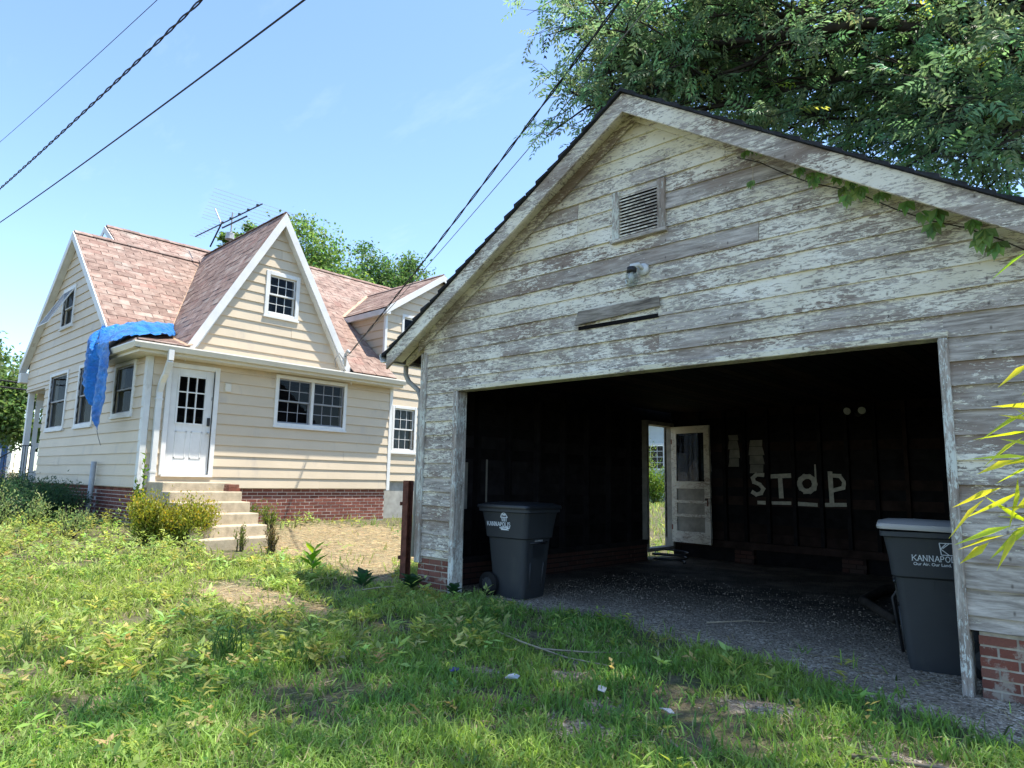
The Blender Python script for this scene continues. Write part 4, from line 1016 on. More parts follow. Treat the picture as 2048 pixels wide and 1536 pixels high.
# ridge tiles
def ridge(parent, a, b, n, w=.11):
    a, b = Vector(a), Vector(b); d = (b-a)/n; s = d.cross(Vector((0, 0, 1))).normalized()*w
    for k in range(n):
        p = a+d*k; q = p+d*1.03; up = Vector((0, 0, .055)); dn_ = Vector((0, 0, -w*.75))
        MB().add([p+up-s+dn_, p+up, p+up+s+dn_, q+up-s+dn_, q+up, q+up+s+dn_]+[x+Vector((0, 0, .016+.006*(k % 2))) for x in (p+up-s+dn_, p+up, p+up+s+dn_, q+up-s+dn_, q+up, q+up+s+dn_)],
                 [(0, 1, 4, 3), (1, 2, 5, 4), (6, 9, 10, 7), (7, 10, 11, 8), (0, 3, 9, 6), (2, 8, 11, 5), (0, 6, 7, 1), (1, 7, 8, 2), (3, 4, 10, 9), (4, 5, 11, 10)]).go('ridge_tile', 'slate', parent)
ridge(r1, (RX, YR, RZ), (RX, yv(RZ, RX)+.05, RZ), 8); ridge(r3, (-16.1, -.12, 7.73), (-16.1, 2.6, 7.75), 7); ridge(r3, (-14, 2.2, 7.36), (-14, 9.8, 7.36), 20)
ridge(r2, (-9.45, CY, CZ), (-14.9, cyx(-14.9), rfz(-14.9, cyx(-14.9))), 15, .07); ridge(r4, (-9.7, DY, DZ), (-13.0, DY, DZ), 9, .07)
def strip(name, a, b, w, mat, parent, up=(0, 0, 1), lift=.045):
    a, b = Vector(a)+Vector((0, 0, lift)), Vector(b)+Vector((0, 0, lift)); MB().bar(a, b, w, .012, up).go(name, mat, parent)
strip('valley_flashing', P1[3], P1[2], .14, 'copper', r1, (.5, -.5, 1)); strip('valley_flashing', P2[3], P2[2], .12, 'copper', r1, (.5, -.5, 1))
strip('valley_flashing', (-11.54, 4.27, DE), (-13.06, DY, DZ), .16, 'copper', r3, (.6, -.3, 1))
# white rakes and fascias
def rake(a, b, depth, th, mat='white', off=(0, 0, 0)):
    a, b = Vector(a), Vector(b); dz = Vector((0, 0, -depth)); m = MB(); m.prism([a, b, b+dz, a+dz], th); return m.go('rake_board', mat, H)
CL, CR = (-9.45, yv(3.66, -9.45)-.02, 3.68), (-9.45, 2*CY-yv(3.66, -9.45)+.04, 3.66)
for e in (CL, CR): rake((-9.445, CY, CZ+.03), (-9.445, e[1], e[2]), .285, (.028, 0, 0))
for sgn, e in ((-1, CL), (1, CR)):                        # soffit under each rake
    m = MB(); p, q = Vector((-9.585, CY+sgn*.03, CZ-.24)), Vector((-9.585, e[1]-sgn*.16, e[2]+.02))
    m.prism([p, q, q+Vector((0, -sgn*.05, 0)), p+Vector((0, 0, -.05))], (.138, 0, 0)); m.go('rake_soffit', 'white_dirty', H)
rake((RX, YR-.002, RZ+.03), (BX, YR-.002, BZ+.03), .20, (0, -.025, 0)); rake((RX, YR-.002, RZ+.03), (EX, YR-.002, EZ+.03), .20, (0, -.025, 0))
for e in ((BX, BZ), (EX, EZ)):
    m = MB(); m.prism([(RX, YW-.02, RZ-.145), (e[0], YW-.02, e[1]-.145), (e[0], YW-.02, e[1]-.165), (RX, YW-.02, RZ-.165)], (0, -.128, 0)); m.go('rake_soffit', 'white_dirty', H)
MB().box((EX-.02, YR-.028, EZ-.42), (EX+.26, YW+.02, EZ-.17)).go('eave_return', 'white', H)
rake((-16.12, -.14, 7.75), (-14.9, -.14, 6.92), .17, (0, -.02, 0)); rake((-16.12, -.14, 7.75), (-17.3, -.14, 6.92), .17, (0, -.02, 0))
rake((-9.70, DY, DZ+.03), (-9.70, 4.24, DE+.01), .17, (.025, 0, 0)); rake((-9.70, DY, DZ+.03), (-9.70, 7.86, DE+.01), .17, (.025, 0, 0))
MB().fbox(frame((0, 4.24, 0), (1, 0, 0), (0, -1, 0)), -11.6, -9.68, -.13, .012, DE-.15, DE-.015).go('eave_fascia', 'white_dirty', H)
# boxed eave and gutter round the wing
MB().box((XW+.0, -1.28, 3.44), (-9.26, 4.52, 3.462)).go('soffit', 'gutter', H); MB().box((BX, -1.28, 3.44), (XW, YW-.0, 3.462)).go('soffit', 'gutter', H)
MB().box((-9.262, -1.282, 3.44), (-9.24, 4.52, 3.62)).go('eave_fascia', 'gutter', H); MB().box((BX, -1.30, 3.44), (-9.24, -1.283, 3.62)).go('eave_fascia', 'gutter', H)
gp = [(0, .11), (.115, .11), (.12, .085), (.085, .0), (.0, .0), (.0, .01), (.078, .01), (.108, .085), (.104, .10), (0, .10)]
g = MB(); g.prism([(-9.238+a, -1.42, 3.495+b) for a, b in gp], (0, 5.92, 0)); g.go('gutter', 'gutter', H)
g = MB(); g.prism([(BX+.02, -1.302-a, 3.495+b) for a, b in gp], (2.44, 0, 0)); g.go('gutter', 'gutter', H)
def duct(pts, w, h, name, mat):
    m = MB()
    for p, q in zip(pts, pts[1:]): m.bar(p, q, w, h, (0, 1, .01))
    return bevel(m.go(name, mat, H), .008)
duct([(-9.17, -.80, 3.53), (-9.17, -.80, 3.33), (-9.30, -.80, 3.12), (-9.45, -.80, 2.98), (-9.535, -.80, 2.80)], .075, .10, 'downspout_elbow', 'white_dirty')
duct([(-9.535, -.80, 2.82), (-9.535, -.80, .62)], .075, .10, 'downspout', 'white_dirty')
for z in (2.65, 1.35): MB().box((-9.585, -.86, z), (-9.49, -.74, z+.03)).go('downspout_strap', 'white_dirty', H)
# service head where the overhead wires land
sh = MB().tube([(-9.43, 2.98, 3.78), (-9.40, 2.98, 4.05), (-9.33, 2.98, 4.12), (-9.25, 2.98, 4.05)], .03, 8).go('service_head', 'grey_metal', H, True)
MB().tube([(-9.40, 2.98, 4.0), (-9.30, 2.85, 3.9), (-9.28, 2.72, 4.02), (-9.33, 2.66, 3.86), (-9.36, 2.72, 3.70)], .012, 6).go('drip_loop', 'cable_grey', sh, True)
# porch at the far end: side walls, column, door, rail
MB().box((-18.05, YW+.02, Z0), (-17.9, YW+.14, 3.38)).go('porch_column', 'white', H)
MB().box((-16.24, YW+.14, .6), (-16.14, .35, 3.5)).go('porch_side_wall', 'siding', H); MB().box((-18.1, .36, .6), (-16.14, .46, 3.6)).go('porch_back_wall', 'white', H)
MB().box((-18.1, YW+.03, 3.39), (-16.14, .4, 3.42)).go('porch_ceiling', 'white', H); MB().box((-18.3, YW-.05, .2), (-16.28, .40, 1.02)).go('porch_slab', 'concrete_grey', H)
PD_ = frame((-17.96, 0, 0), (0, 1, 0), (1, 0, 0)); pd = MB()
for s0, s1, z0, z1 in ((-.80, -.70, 1.05, 3.2), (-.28, -.18, 1.05, 3.2), (-.70, -.28, 1.05, 1.35), (-.70, -.28, 1.95, 2.08), (-.70, -.28, 2.48, 2.58), (-.70, -.28, 3.0, 3.2)): pd.fbox(PD_, s0, s1, -.02, .02, z0, z1)
pdo = pd.go('porch_door', 'white', H)
for z0, z1 in ((1.35, 1.95), (2.08, 2.48), (2.58, 3.0)): mesh('pane', [PD_(-.70, 0, z0), PD_(-.28, 0, z0), PD_(-.28, 0, z1), PD_(-.70, 0, z1)], [(0, 1, 2, 3)], 'glass', pdo)
MB().fbox(PD_, -.80, .3, -.01, .03, 3.2, 3.38).go('porch_header', 'siding', H); MB().fbox(PD_, -.18, .35, -.03, .01, 1.02, 3.2).go('porch_side_panel', 'white', H)
rl = thing('porch_railing', (-18, -1.4, .6), 'thin iron railing beside the far porch steps', 'railing')
m = MB(); m.tube([(-16.45, -1.12, 1.95), (-17.3, -1.12, 1.98), (-18.6, -1.9, 1.25)], .016, 6); m.tube([(-16.45, -1.12, 1.2), (-17.3, -1.12, 1.2), (-18.6, -1.9, .5)], .012, 6); m.go('rail', 'black_metal', rl, True)
for k in range(9):
    q = k/8; x, y, z = -16.5-2.0*q, -1.12-max(0, q-.42)*1.3, (1.2 if q < .42 else 1.2-(q-.42)*1.2); MB().tube([(x, y, z-.2), (x, y, z+.76)], .009, 5).go('baluster', 'black_metal', rl)
for k in range(3): MB().box((-18.35-.3*(k+1), -1.9, .1), (-18.35-.3*k+.05, .3, .82-.2*k)).go('porch_step', 'concrete_grey', H)
# near-side mast pipe and its guy by the end wall
MB().tube([(-11.75, -1.12, .2), (-11.72, -1.10, 1.55)], .05, 8).go('standpipe', 'grey_metal', H, True)
# front and far walls close the volume
MB().box((-18.1, .47, 1.0), (-18.0, 9.9, 3.8)).go('front_wall', 'siding', H); MB().box((-18.1, 9.4, 1.0), (-9.9, 9.5, 3.8)).go('far_wall', 'siding', H)

# concrete steps
S_ = thing('concrete_steps', (-8.4, -.2, .1), 'tan concrete steps rising to the white back door', 'steps')
xs = [-8.86, -8.54, -8.21, -7.89, -7.57, -7.25]; zs_ = [1.195, 1.04, .87, .69, .51, .335]
for i, (x, z) in enumerate(zip(xs, zs_)):
    y1 = .34 if i == 0 else .40
    bevel(box('step', (-9.575 if i == 0 else xs[i-1]-.02-.002*i, -.86-.003*i, -.1), (x, y1+.003*i, z), 'concrete', S_), .018, 2)
Bk = thing('loose_blocks', (-8.7, .34, 1.05), 'two dark bricks stacked at the edge of the second step', 'bricks')
for k in range(2): bevel(box('brick', (-8.80+.02*k, .17, 1.046+k*.062), (-8.60, .385-.02*k, 1.105+k*.062), 'brick_old', Bk), .004)
# rooftop aerial
A = thing('tv_antenna', (-14.6, 2.1, 7.4), 'rooftop television antenna on a mast behind the steep gable', 'antenna')
bA, bB = Vector((-15.7, 2.0, 7.98)), Vector((-11.85, 2.0, 7.90)); at_ = lambda q: bA+(bB-bA)*q
MB().tube([(-13.5, 2.02, 6.4), (-13.5, 2.02, 8.12)], .022, 6).go('mast', 'grey_metal', A)
MB().tube([(-13.5, 2.0, 7.38), (-13.5, 2.0, 7.55)], [.12, .10], 10).go('rotor', 'grey_metal', A)
MB().bar(bA, bB, .024).go('boom', 'black_metal', A); MB().bar(at_(.44)+Vector((0, 0, -.13)), at_(.80)+Vector((0, 0, -.13)), .03).go('boom', 'black_metal', A)
for k in range(17):
    p = at_(k/16+.0); w = (.16 if k < 7 else .55+.07*(k-7))
    MB().tube([p+Vector((0, -w, .0)), p+Vector((0, w, 0))], .0045 if k > 6 else .007, 4).go('element', 'grey_metal', A)
    if k > 6 and k % 2: MB().box(tuple(p+Vector((-.02, -.03, .0))), tuple(p+Vector((.02, .03, .05)))).go('insulator', 'black_metal', A)
MB().bar(at_(.42), at_(.30)+Vector((0, -.05, -.55)), .03).go('brace', 'black_metal', A); MB().bar(at_(.42), at_(.36)+Vector((0, -.1, .45)), .03).go('brace', 'white', A)

# ------------------------------------------------------------------ blue tarp over the damaged corner of the roof
random.seed(9)
def lerp3(P, t):
    t = t*(len(P)-1); i = min(int(t), len(P)-2); return Vector(P[i]).lerp(Vector(P[i+1]), t-i)
Tp = thing('tarp', (-10.8, -1.3, 3.6), 'blue plastic tarp draped over the roof corner and hanging down', 'tarp')
top = [(-11.70, -1.21, 4.20), (-11.75, -.9, 4.27), (-11.85, -.45, 4.40), (-11.9, -.05, 4.48), (-11.95, .22, 4.52)]
bot = [(-11.15, -1.45, 3.66), (-10.35, -1.45, 3.65), (-9.45, -1.38, 3.65), (-9.75, -.80, 3.78), (-10.9, -.10, 4.05)]
def wr(x, y, z): return .018*math.sin(9*x+4*y)+.014*math.sin(17*y-6*x+3*z)+.010*math.sin(31*x+11*z)+.008*math.sin(43*y+7)
n, mm_ = 44, 30; vs = []
for j in range(mm_+1):
    for i in range(n+1):
        p = lerp3(top, i/n).lerp(lerp3(bot, i/n), j/mm_)
        q = j/mm_*(1-j/mm_)
        vs.append(p+Vector((0, 0, .06+.30*q*(1 if i < n*.35 else .25)*0+.05*abs(math.sin(5.5*j/mm_+3.2*i/n))**3+wr(*p))))
fs = [(j*(n+1)+i, j*(n+1)+i+1, (j+1)*(n+1)+i+1, (j+1)*(n+1)+i) for j in range(mm_) for i in range(n)]
o = mesh('roof_sheet', vs, fs, 'tarp', Tp, True); sm = o.modifiers.new('t', 'SOLIDIFY'); sm.thickness = .004
n, mm_ = 70, 70; vs = []
for j in range(mm_+1):
    for i in range(n+1):
        s = i/n; v = j/mm_
        a = lerp3([(-11.72, -1.19, 4.29), (-11.45, -1.33, 4.02), (-11.15, -1.46, 3.74), (-10.35, -1.46, 3.73)], s)
        zb = np.interp(s, [0, .22, .30, .36, .6, .84, 1], [3.02, 2.84, 2.80, 2.60, 2.40, 2.08, 2.62])
        z = a.z+(zb-a.z)*v; xx = -11.55+1.28*s; k = min(1, v*3.5); k = k*k*(3-2*k)
        x = a.x*(1-k)+xx*k; y = a.y*(1-k)+(-1.44-.035*math.sin(s*9.5+v*1.2)-.022*math.sin(s*19+2.2*v)-.03*v*s)*k
        y -= .10*math.exp(-((s-.30)/.06)**2)*k
        y += .006*math.sin(29*z+13*s)+.005*math.sin(47*z-31*s)
        vs.append((x, y, z))
fs = [(j*(n+1)+i, j*(n+1)+i+1, (j+1)*(n+1)+i+1, (j+1)*(n+1)+i) for j in range(mm_) for i in range(n)]
o = mesh('hanging_sheet', vs, fs, 'tarp', Tp, True); sm = o.modifiers.new('t', 'SOLIDIFY'); sm.thickness = .004
MB().tube([(-10.37, -1.5, 2.08), (-10.38, -1.46, 1.95), (-10.42, -1.4, 1.82)], .006, 5).go('tie_cord', 'cable_grey', Tp)

# ------------------------------------------------------------------ overhead wires
def span(a, b, sag, n=40):
    a, b = Vector(a), Vector(b); return [a.lerp(b, i/n)-Vector((0, 0, 4*sag*(i/n)*(1-i/n))) for i in range(n+1)]
def wire(label, a, b, sag, r, twist=0, mat='cable', n=60):
    p = span(a, b, sag, n if not twist else 240)
    m = MB()
    if not twist: m.tube(p, r, 5)
    else:
        for ph in (0, math.pi):
            q = []
            for i, c in enumerate(p):
                an = i*twist+ph; q.append(c+Vector((0, math.cos(an), math.sin(an)))*r*1.3)
            m.tube(q, r, 5)
    o = m.go('overhead_wire', mat, None, True); return tag(o, label, 'wire', 'overhead wires')
far = lambda a, b, k: tuple(Vector(a)+(Vector(b)-Vector(a))*k)
wire('twisted service cable from the rear gable up past the garage ridge', (-9.25, 2.98, 4.05), far((-9.25, 2.98, 4.05), (-.48, 0, 6.50), 2.4), .42, .0085, .55)
wire('thin straight wire just below the twisted service cable', (-9.28, 2.90, 3.95), far((-9.28, 2.90, 3.95), (-.60, .45, 6.45), 2.4), .30, .006, 0, 'cable_grey')
wire('thick lowest wire crossing the sky over the left house', far((-3.8, -1.75, 7.14), (-19.3, -1.9, 8.3), 1.9), far((-19.3, -1.9, 8.3), (-3.8, -1.75, 7.14), 1.4), .25, .013)
wire('twisted middle cable crossing the sky over the left house', far((-6.2, -2.05, 8.15), (-19, -2, 9.2), 1.9), far((-19, -2, 9.2), (-6.2, -2.05, 8.15), 1.4), .25, .012, .8)
wire('thin topmost wire in the upper left corner of the sky', far((-8.0, -2.1, 8.95), (-18.6, -2.18, 10.27), 1.9), far((-18.6, -2.18, 10.27), (-8.0, -2.1, 8.95), 1.4), .15, .006)
for k, z in enumerate((4.35, 4.1)):
    wire(('upper' if k == 0 else 'lower')+' black street cable beyond the far gable eave', (-30, -6, z+1.0), (-26, 8, z+.1), .2, .035)

# ------------------------------------------------------------------ vegetation
def branchy(name, base, top, limbs, label, cat, trunk_r, seed, leaf_fn, group=None, subs=8, twigs=6, sublen=(1.0, 1.9)):
    R = random.Random(seed); T = thing(name, base, label, cat, group)
    tr = MB(); b, t = Vector(base), Vector(top)
    pts = [b+Vector((0, 0, -.2)), b+(t-b)*.35+Vector((R.uniform(-.1, .1), R.uniform(-.1, .1), 0)), b+(t-b)*.7, t]
    tr.tube(pts, [trunk_r*1.15, trunk_r*.9, trunk_r*.8, trunk_r*.66], 10); tr.go('trunk', 'bark', T, True)
    tips = []; lm = MB()
    for e in limbs:
        e = Vector(e); s = pts[2].lerp(t, R.uniform(.2, 1)); d = e-s; L = d.length
        mid = s+d*.5+Vector((R.uniform(-.35, .35), R.uniform(-.35, .35), .16*L*R.uniform(.4, 1.2)))
        P = [s, s.lerp(mid, .5)+Vector((0, 0, .05*L)), mid, mid.lerp(e, .5)+Vector((R.uniform(-.15, .15),)*3), e]
        r0 = trunk_r*(R.uniform(.24, .36) if R.random() < .12 else R.uniform(.06, .14)); lm.tube(P, [r0, r0*.8, r0*.6, r0*.38, .012], 6)
        for k in range(subs):
            q = R.uniform(.60, 1.0); i = min(int(q*4), 3); s2 = P[i].lerp(P[i+1], q*4-i)
            dr_ = Vector((R.gauss(0, 1), R.gauss(0, 1), R.gauss(-.05, .55)))+d.normalized()*.9; dr_.normalize()
            l2 = R.uniform(*sublen)*(1.1-.45*q); e2 = s2+dr_*l2+Vector((0, 0, -.12*l2)); m2 = s2.lerp(e2, .5)+Vector((R.uniform(-.1, .1), R.uniform(-.1, .1), .10*l2))
            lm.tube([s2, m2, e2], [.022, .014, .006], 4)
            for w in range(twigs):
                q2 = R.uniform(.25, 1); s3 = (s2.lerp(m2, q2*2) if q2 < .5 else m2.lerp(e2, q2*2-1))
                d3 = (Vector((R.gauss(0, 1), R.gauss(0, 1), R.gauss(-.15, .5)))+dr_*.7).normalized(); l3 = R.uniform(.3, .7); e3 = s3+d3*l3
                lm.tube([s3, e3], [.006, .003], 3, False); tips.append((s3, e3))
    lm.go('limbs', 'bark', T, True)
    V, F_, C = leaf_fn(tips); np_mesh('crown', V, F_, C, 'leaf', T)
    return T
def pinnate(tips, per=5, n_pairs=6, L=(.22, .40), leaf=(.085, .026), col=(.17, .26, .125)):
    """compound leaves: paired narrow leaflets along a drooping stalk"""
    A = np.array([s[:] for s, e in tips]); B = np.array([e[:] for s, e in tips]); n = len(A)*per
    A, B = np.repeat(A, per, 0), np.repeat(B, per, 0); t = rng.uniform(.15, 1, (n, 1)); P = A+(B-A)*t
    D = unit(unit(B-A)*.7+rng.normal(0, .75, (n, 3))+np.array([[0, 0, -.15]])); Lr = rng.uniform(*L, (n, 1))
    S = unit(np.cross(D, np.array([[0, 0, 1.]])+rng.normal(0, .45, (n, 3)))); N = np.cross(S, D); N *= np.sign(N[:, 2:3])+1e-9
    base = jitter_cols(col, n, .28, .12)
    yl = rng.random(n) < .012; base[yl] = base[yl]*np.array([[2.6, 2.0, .9]])
    out = []
    for k in range(n_pairs):
        f = .18+.80*k/(n_pairs-1); p = P+D*Lr*f+np.array([[0, 0, -1.]])*(Lr*f)**2*.5
        for sg in (-1, 1):
            if k == n_pairs-1 and sg == 1: d = D+np.array([[0, 0, -.3]])
            else: d = D*.55+S*sg*.85+np.array([[0, 0, -.28]])+rng.normal(0, .12, (n, 3))
            sz = rng.uniform(.8, 1.2, n)*(1-.25*abs(f-.55))
            out.append(leaf_arrays(p, d, N+rng.normal(0, .25, (n, 3)), leaf[0]*sz, leaf[1]*sz, base, .25))
    return cat_arrays(out)
LIMBS0 = [(-2.78, 1.5, 8.16), (-2.2, 1.5, 7.45), (-1.99, 2.0, 7.94), (-1.83, 1.2, 6.73), (-1.8, 1.5, 6.42), (-2.05, 1.2, 6.1), (-1.85, 1.3, 5.85), (-1.47, 1.5, 5.97), (-1.48, 2.0, 7.58), (-1.59, 1.8, 6.99), (-0.77, 2.0, 7.0), (-0.82, 2.2, 6.43), (-0.55, 2.5, 7.56), (-0.35, 2.8, 6.88), (-0.26, 2.0, 5.98), (-0.06, 3.0, 7.53), (0.21, 2.6, 6.35), (0.59, 2.2, 5.66), (0.53, 3.2, 7.07), (0.87, 3.0, 6.1), (1.24, 2.4, 5.43), (1.26, 3.2, 6.88), (1.48, 2.8, 5.87), (1.78, 2.2, 5.0), (1.91, 2.8, 6.19), (2.03, 2.4, 5.31), (2.24, 2.0, 4.66), (2.43, 2.5, 6.14), (2.51, 2.0, 5.17), (2.6, 1.6, 4.54), (2.83, 2.0, 5.48), (2.85, 1.6, 4.69), (2.94, 1.3, 4.13)]
LIMBS = LIMBS0+[(-2.3, 1.4, 7.0), (-2.5, 1.6, 7.7), (-1.7, 1.3, 6.3), (-1.2, 1.6, 6.3), (-1.1, 1.9, 7.2), (-2.0, 1.3, 6.6)]
LIMBS = [(x+.55*min(1, max(0, (-x-.6)/1.2)), y, z) for x, y, z in LIMBS]
LIMBS += [(-.6, -.9, 8.6), (.4, -1.5, 8.8), (1.4, -1.7, 8.9), (.1, .2, 9.2), (1.2, .1, 9.4), (-1.0, -.2, 8.9)]
LIMBS += [(.2, -.5, 8.1), (1.3, -.9, 8.3), (2.4, -.8, 8.3), (3.4, -1.0, 8.6), (2.5, -1.6, 8.8), (3.6, .2, 8.6), (-.7, .3, 8.2), (.6, .6, 8.7), (2.0, .7, 9.0), (3.3, .8, 8.6), (4.9, 1.2, 8.9), (-.9, 2.4, 9.3), (.6, 3.6, 9.8), (2.2, 4.2, 10), (4, 4.8, 10.2), (6, 3.5, 9), (6.6, 5.3, 8.2), (5.2, 6.6, 8.6), (3.4, 6.2, 8.4), (1.4, 5.4, 8.2), (-.2, 4.3, 8.2)]
random.seed(31)
branchy('pecan_tree', (4.75, 3.4, 0), (4.3, 3.2, 5.6), LIMBS, 'tall pecan tree spreading its crown over the garage roof', 'tree', .34, 5, lambda t_: pinnate(t_, 3, 6, (.20, .36), (.090, .031)), subs=9, twigs=5, sublen=(.8, 1.6))
def lobed(name, base, lobes, label, col, leaf, n_leaf, seed, group='trees beyond the house'):
    """distant tree: tapered trunk, limbs to each lobe, leaf clumps filling the lobes unevenly"""
    R = np.random.default_rng(seed); T = thing(name, base, label, 'tree', group); b = Vector(base)
    top = Vector((np.mean([l[0] for l in lobes]), np.mean([l[1] for l in lobes]), np.mean([l[2] for l in lobes])))
    m = MB(); m.tube([b+Vector((0, 0, -.3)), b.lerp(top, .5), top], [.32, .22, .08], 8); m.go('trunk', 'bark', T, True)
    lm = MB(); out = []
    for (x, y, z, r, h) in lobes:
        c = np.array([x, y, z]); lm.tube([b.lerp(top, .55), Vector((x, y, z-h*.3)), Vector((x, y, z+h*.5))], [.12, .06, .02], 5)
        nc = max(10, int(26*r*h)); u = unit(R.normal(0, 1, (nc, 3))); rr = R.uniform(.45, 1.0, (nc, 1))**.6
        cc = c+u*rr*np.array([[r, r, h]])*(1+R.normal(0, .13, (nc, 1)))
        k = n_leaf//nc; P = np.repeat(cc, k, 0); n = len(P); P = P+R.normal(0, .26*min(1.3, r), (n, 3))*np.array([[1, 1, .7]])
        D = unit(R.normal(0, 1, (n, 3))+np.array([[0, 0, -.35]])); C = jitter_cols(col, n, .28, .1)
        out.append(leaf_arrays(P, D, R.normal(0, .6, (n, 3))+np.array([[0, 0, 1.]]), leaf*R.uniform(.7, 1.3, n), leaf*.62*R.uniform(.7, 1.3, n), C, .12))
    lm.go('limbs', 'bark', T, True); V, F_, C = cat_arrays(out); np_mesh('crown', V, F_, C, 'leaf', T); return T
lobed('poplar_tree', (-26, 11.5, .3), [(-26, 10.8, 12.1, 1.5, 2.0), (-26, 8.3, 11.3, .55, 1.5), (-26, 7.4, 11.0, .45, 1.0), (-26, 12.6, 11.0, 1.5, 1.9), (-26, 11.4, 9.6, 2.6, 2.4), (-26, 13.6, 10.2, 1.3, 1.6), (-25.5, 9.4, 9.8, 1.3, 2.0)], 'tall bright green poplar rising behind the steep rear gable', (.15, .235, .065), .19, 4300, 41)
lobed('oak_tree', (-30, 18.6, .3), [(-30, 18.0, 13.0, 1.2, 2.4), (-30, 19.3, 12.3, 1.2, 2.2), (-30, 17.3, 10.5, 1.6, 1.6)], 'dark green oak crown above the ridge left of the dormer', (.10, .175, .055), .20, 3800, 42)
lobed('oak_tree', (-30, 21.6, .3), [(-30, 21.2, 13.3, 1.1, 2.2), (-30, 22.6, 12.4, .7, 1.5), (-30, 21.2, 11, 1.5, 2.0)], 'smaller oak crown showing above the dormer roof', (.11, .185, .058), .20, 3800, 43)
lobed('maple_tree', (-34, .6, .2), [(-34, .0, 6.6, 1.0, 1.5), (-34, .9, 4.8, 1.5, 1.8), (-34, 2.2, 4.0, 1.3, 1.5), (-34, -.8, 5.0, 1.6, 2.0)], 'green maple beyond the far porch at the street', (.14, .21, .07), .22, 4200, 44)

def shrub(name, base, size, label, col, leaf, n, seed, upright=.6, tips=None, group=None, stems=14):
    R = np.random.default_rng(seed); rr = random.Random(seed); T = thing(name, base, label, 'shrub', group); m = MB(); pts = []
    b = np.array(base)
    for k in range(stems):
        a = rr.uniform(0, 6.28); q = rr.uniform(.15, 1)**.6; h = rr.uniform(.65, 1.05)*size[2]*(1.08-.45*q*q)
        e = b+np.array([math.cos(a)*q*size[0], math.sin(a)*q*size[1], h]); mid = b+(e-b)*.5+np.array([0, 0, .08*h])
        m.tube([tuple(b+np.array([math.cos(a), math.sin(a), 0])*.05), tuple(mid), tuple(e)], [.012, .008, .003], 4)
        pts.append((b, mid, e))
    m.go('stems', 'bark', T)
    k = n//stems; out = []
    for s, mi, e in pts:
        t_ = R.uniform(.22, 1.03, (k, 1)); P = (1-t_)**2*s+2*t_*(1-t_)*mi+t_**2*e
        P = P+R.normal(0, 1, (k, 3))*np.array([[size[0], size[1], size[2]*.6]])*.16
        D = unit(R.normal(0, 1, (k, 3))+np.array([[0, 0, upright*2]])); C = jitter_cols(col, k, .25, .1)
        if tips is not None:
            w = np.clip((t_[:, 0]-.62)/.35, 0, 1)[:, None]*R.uniform(.2, 1, (k, 1)); C = C*(1-w)+jitter_cols(tips, k, .2, .15)*w
        out.append(leaf_arrays(P, D, R.normal(0, .8, (k, 3))+np.array([[0, 0, .6]]), leaf[0]*R.uniform(.6, 1.25, k), leaf[1]*R.uniform(.7, 1.2, k), C, .2))
    V, F_, C = cat_arrays(out); np_mesh('foliage', V, F_, C, 'leaf', T); return T
g_ = lambda x, y: float(gz(x, y))
shrub('barberry_bush', (-8.0, -1.32, g_(-8, -1.3)), (.36, .36, .78), 'golden green bush with red tips left of the other by the steps', (.20, .25, .04), (.05, .022), 5200, 51, .9, (.40, .33, .05), 'golden bushes by the steps', 34)
shrub('barberry_bush', (-7.75, -.80, g_(-7.75, -.8)), (.44, .42, .70), 'wider golden green bush with red tips nearest the concrete steps', (.20, .25, .04), (.05, .022), 6500, 52, .8, (.42, .34, .05), 'golden bushes by the steps', 40)
shrub('privet_sapling', (-8.75, -1.22, g_(-8.7, -1.2)), (.10, .10, 1.10), 'thin bright green sapling in front of the white downspout', (.15, .24, .035), (.085, .04), 260, 53, .9, None, None, 4)
shrub('weed_plant', (-6.55, -.05, g_(-6.5, 0)), (.14, .12, .52), 'feathery brown green weed at the foot of the steps', (.13, .115, .035), (.04, .012), 900, 54, 1.2, (.20, .13, .06), None, 9)
shrub('weed_plant', (-6.95, -.35, g_(-6.9, -.3)), (.10, .10, .40), 'small sparse weed between the bush and the bottom step', (.16, .19, .045), (.05, .016), 300, 55, 1.0, None, None, 6)
shrub('weed_plant', (-8.55, .62, g_(-8.5, .6)), (.14, .12, .55), 'thin weed against the brick beside the steps', (.13, .20, .045), (.09, .014), 220, 56, .8, None, None, 6)
shrub('weed_plant', (-8.6, 1.0, g_(-8.6, 1.0)), (.20, .2, .45), 'pale weed tuft below the brick foundation', (.18, .24, .05), (.08, .016), 380, 57, .8, None, None, 8)
for k, (x, y, sx, sz, lab) in enumerate(((-13.0, -1.8, 1.1, .84, 'dark juniper spreading under the two left windows'), (-11.7, -1.8, .95, .74, 'dark juniper beside the grey standpipe'), (-14.6, -1.95, 1.1, .86, 'dark juniper in front of the crawl space vent'), (-16.4, -2.1, .9, .8, 'dark juniper by the far porch slab'))):
    shrub('juniper_shrub', (x, y, g_(x, y)), (sx, .7, sz), lab, (.034, .078, .034), (.06, .020), 9000, 60+k, .35, (.055, .11, .045), 'junipers along the end wall', 44)
for k, (x, y, sx, sz, lab) in enumerate(((-9.6, -3.0, .30, .75, 'tall pale green weed left of the sunny patch'), (-9.3, -2.6, .28, .62, 'pale green leafy weed in front of the juniper'), (-8.9, -2.15, .34, .5, 'low leafy weed between the juniper and the bushes'))):
    shrub('weed_plant', (x, y, g_(x, y)), (sx, sx, sz), lab, (.27, .34, .12), (.05, .022), 600, 70+k, .9, (.24, .30, .12), None, 12)
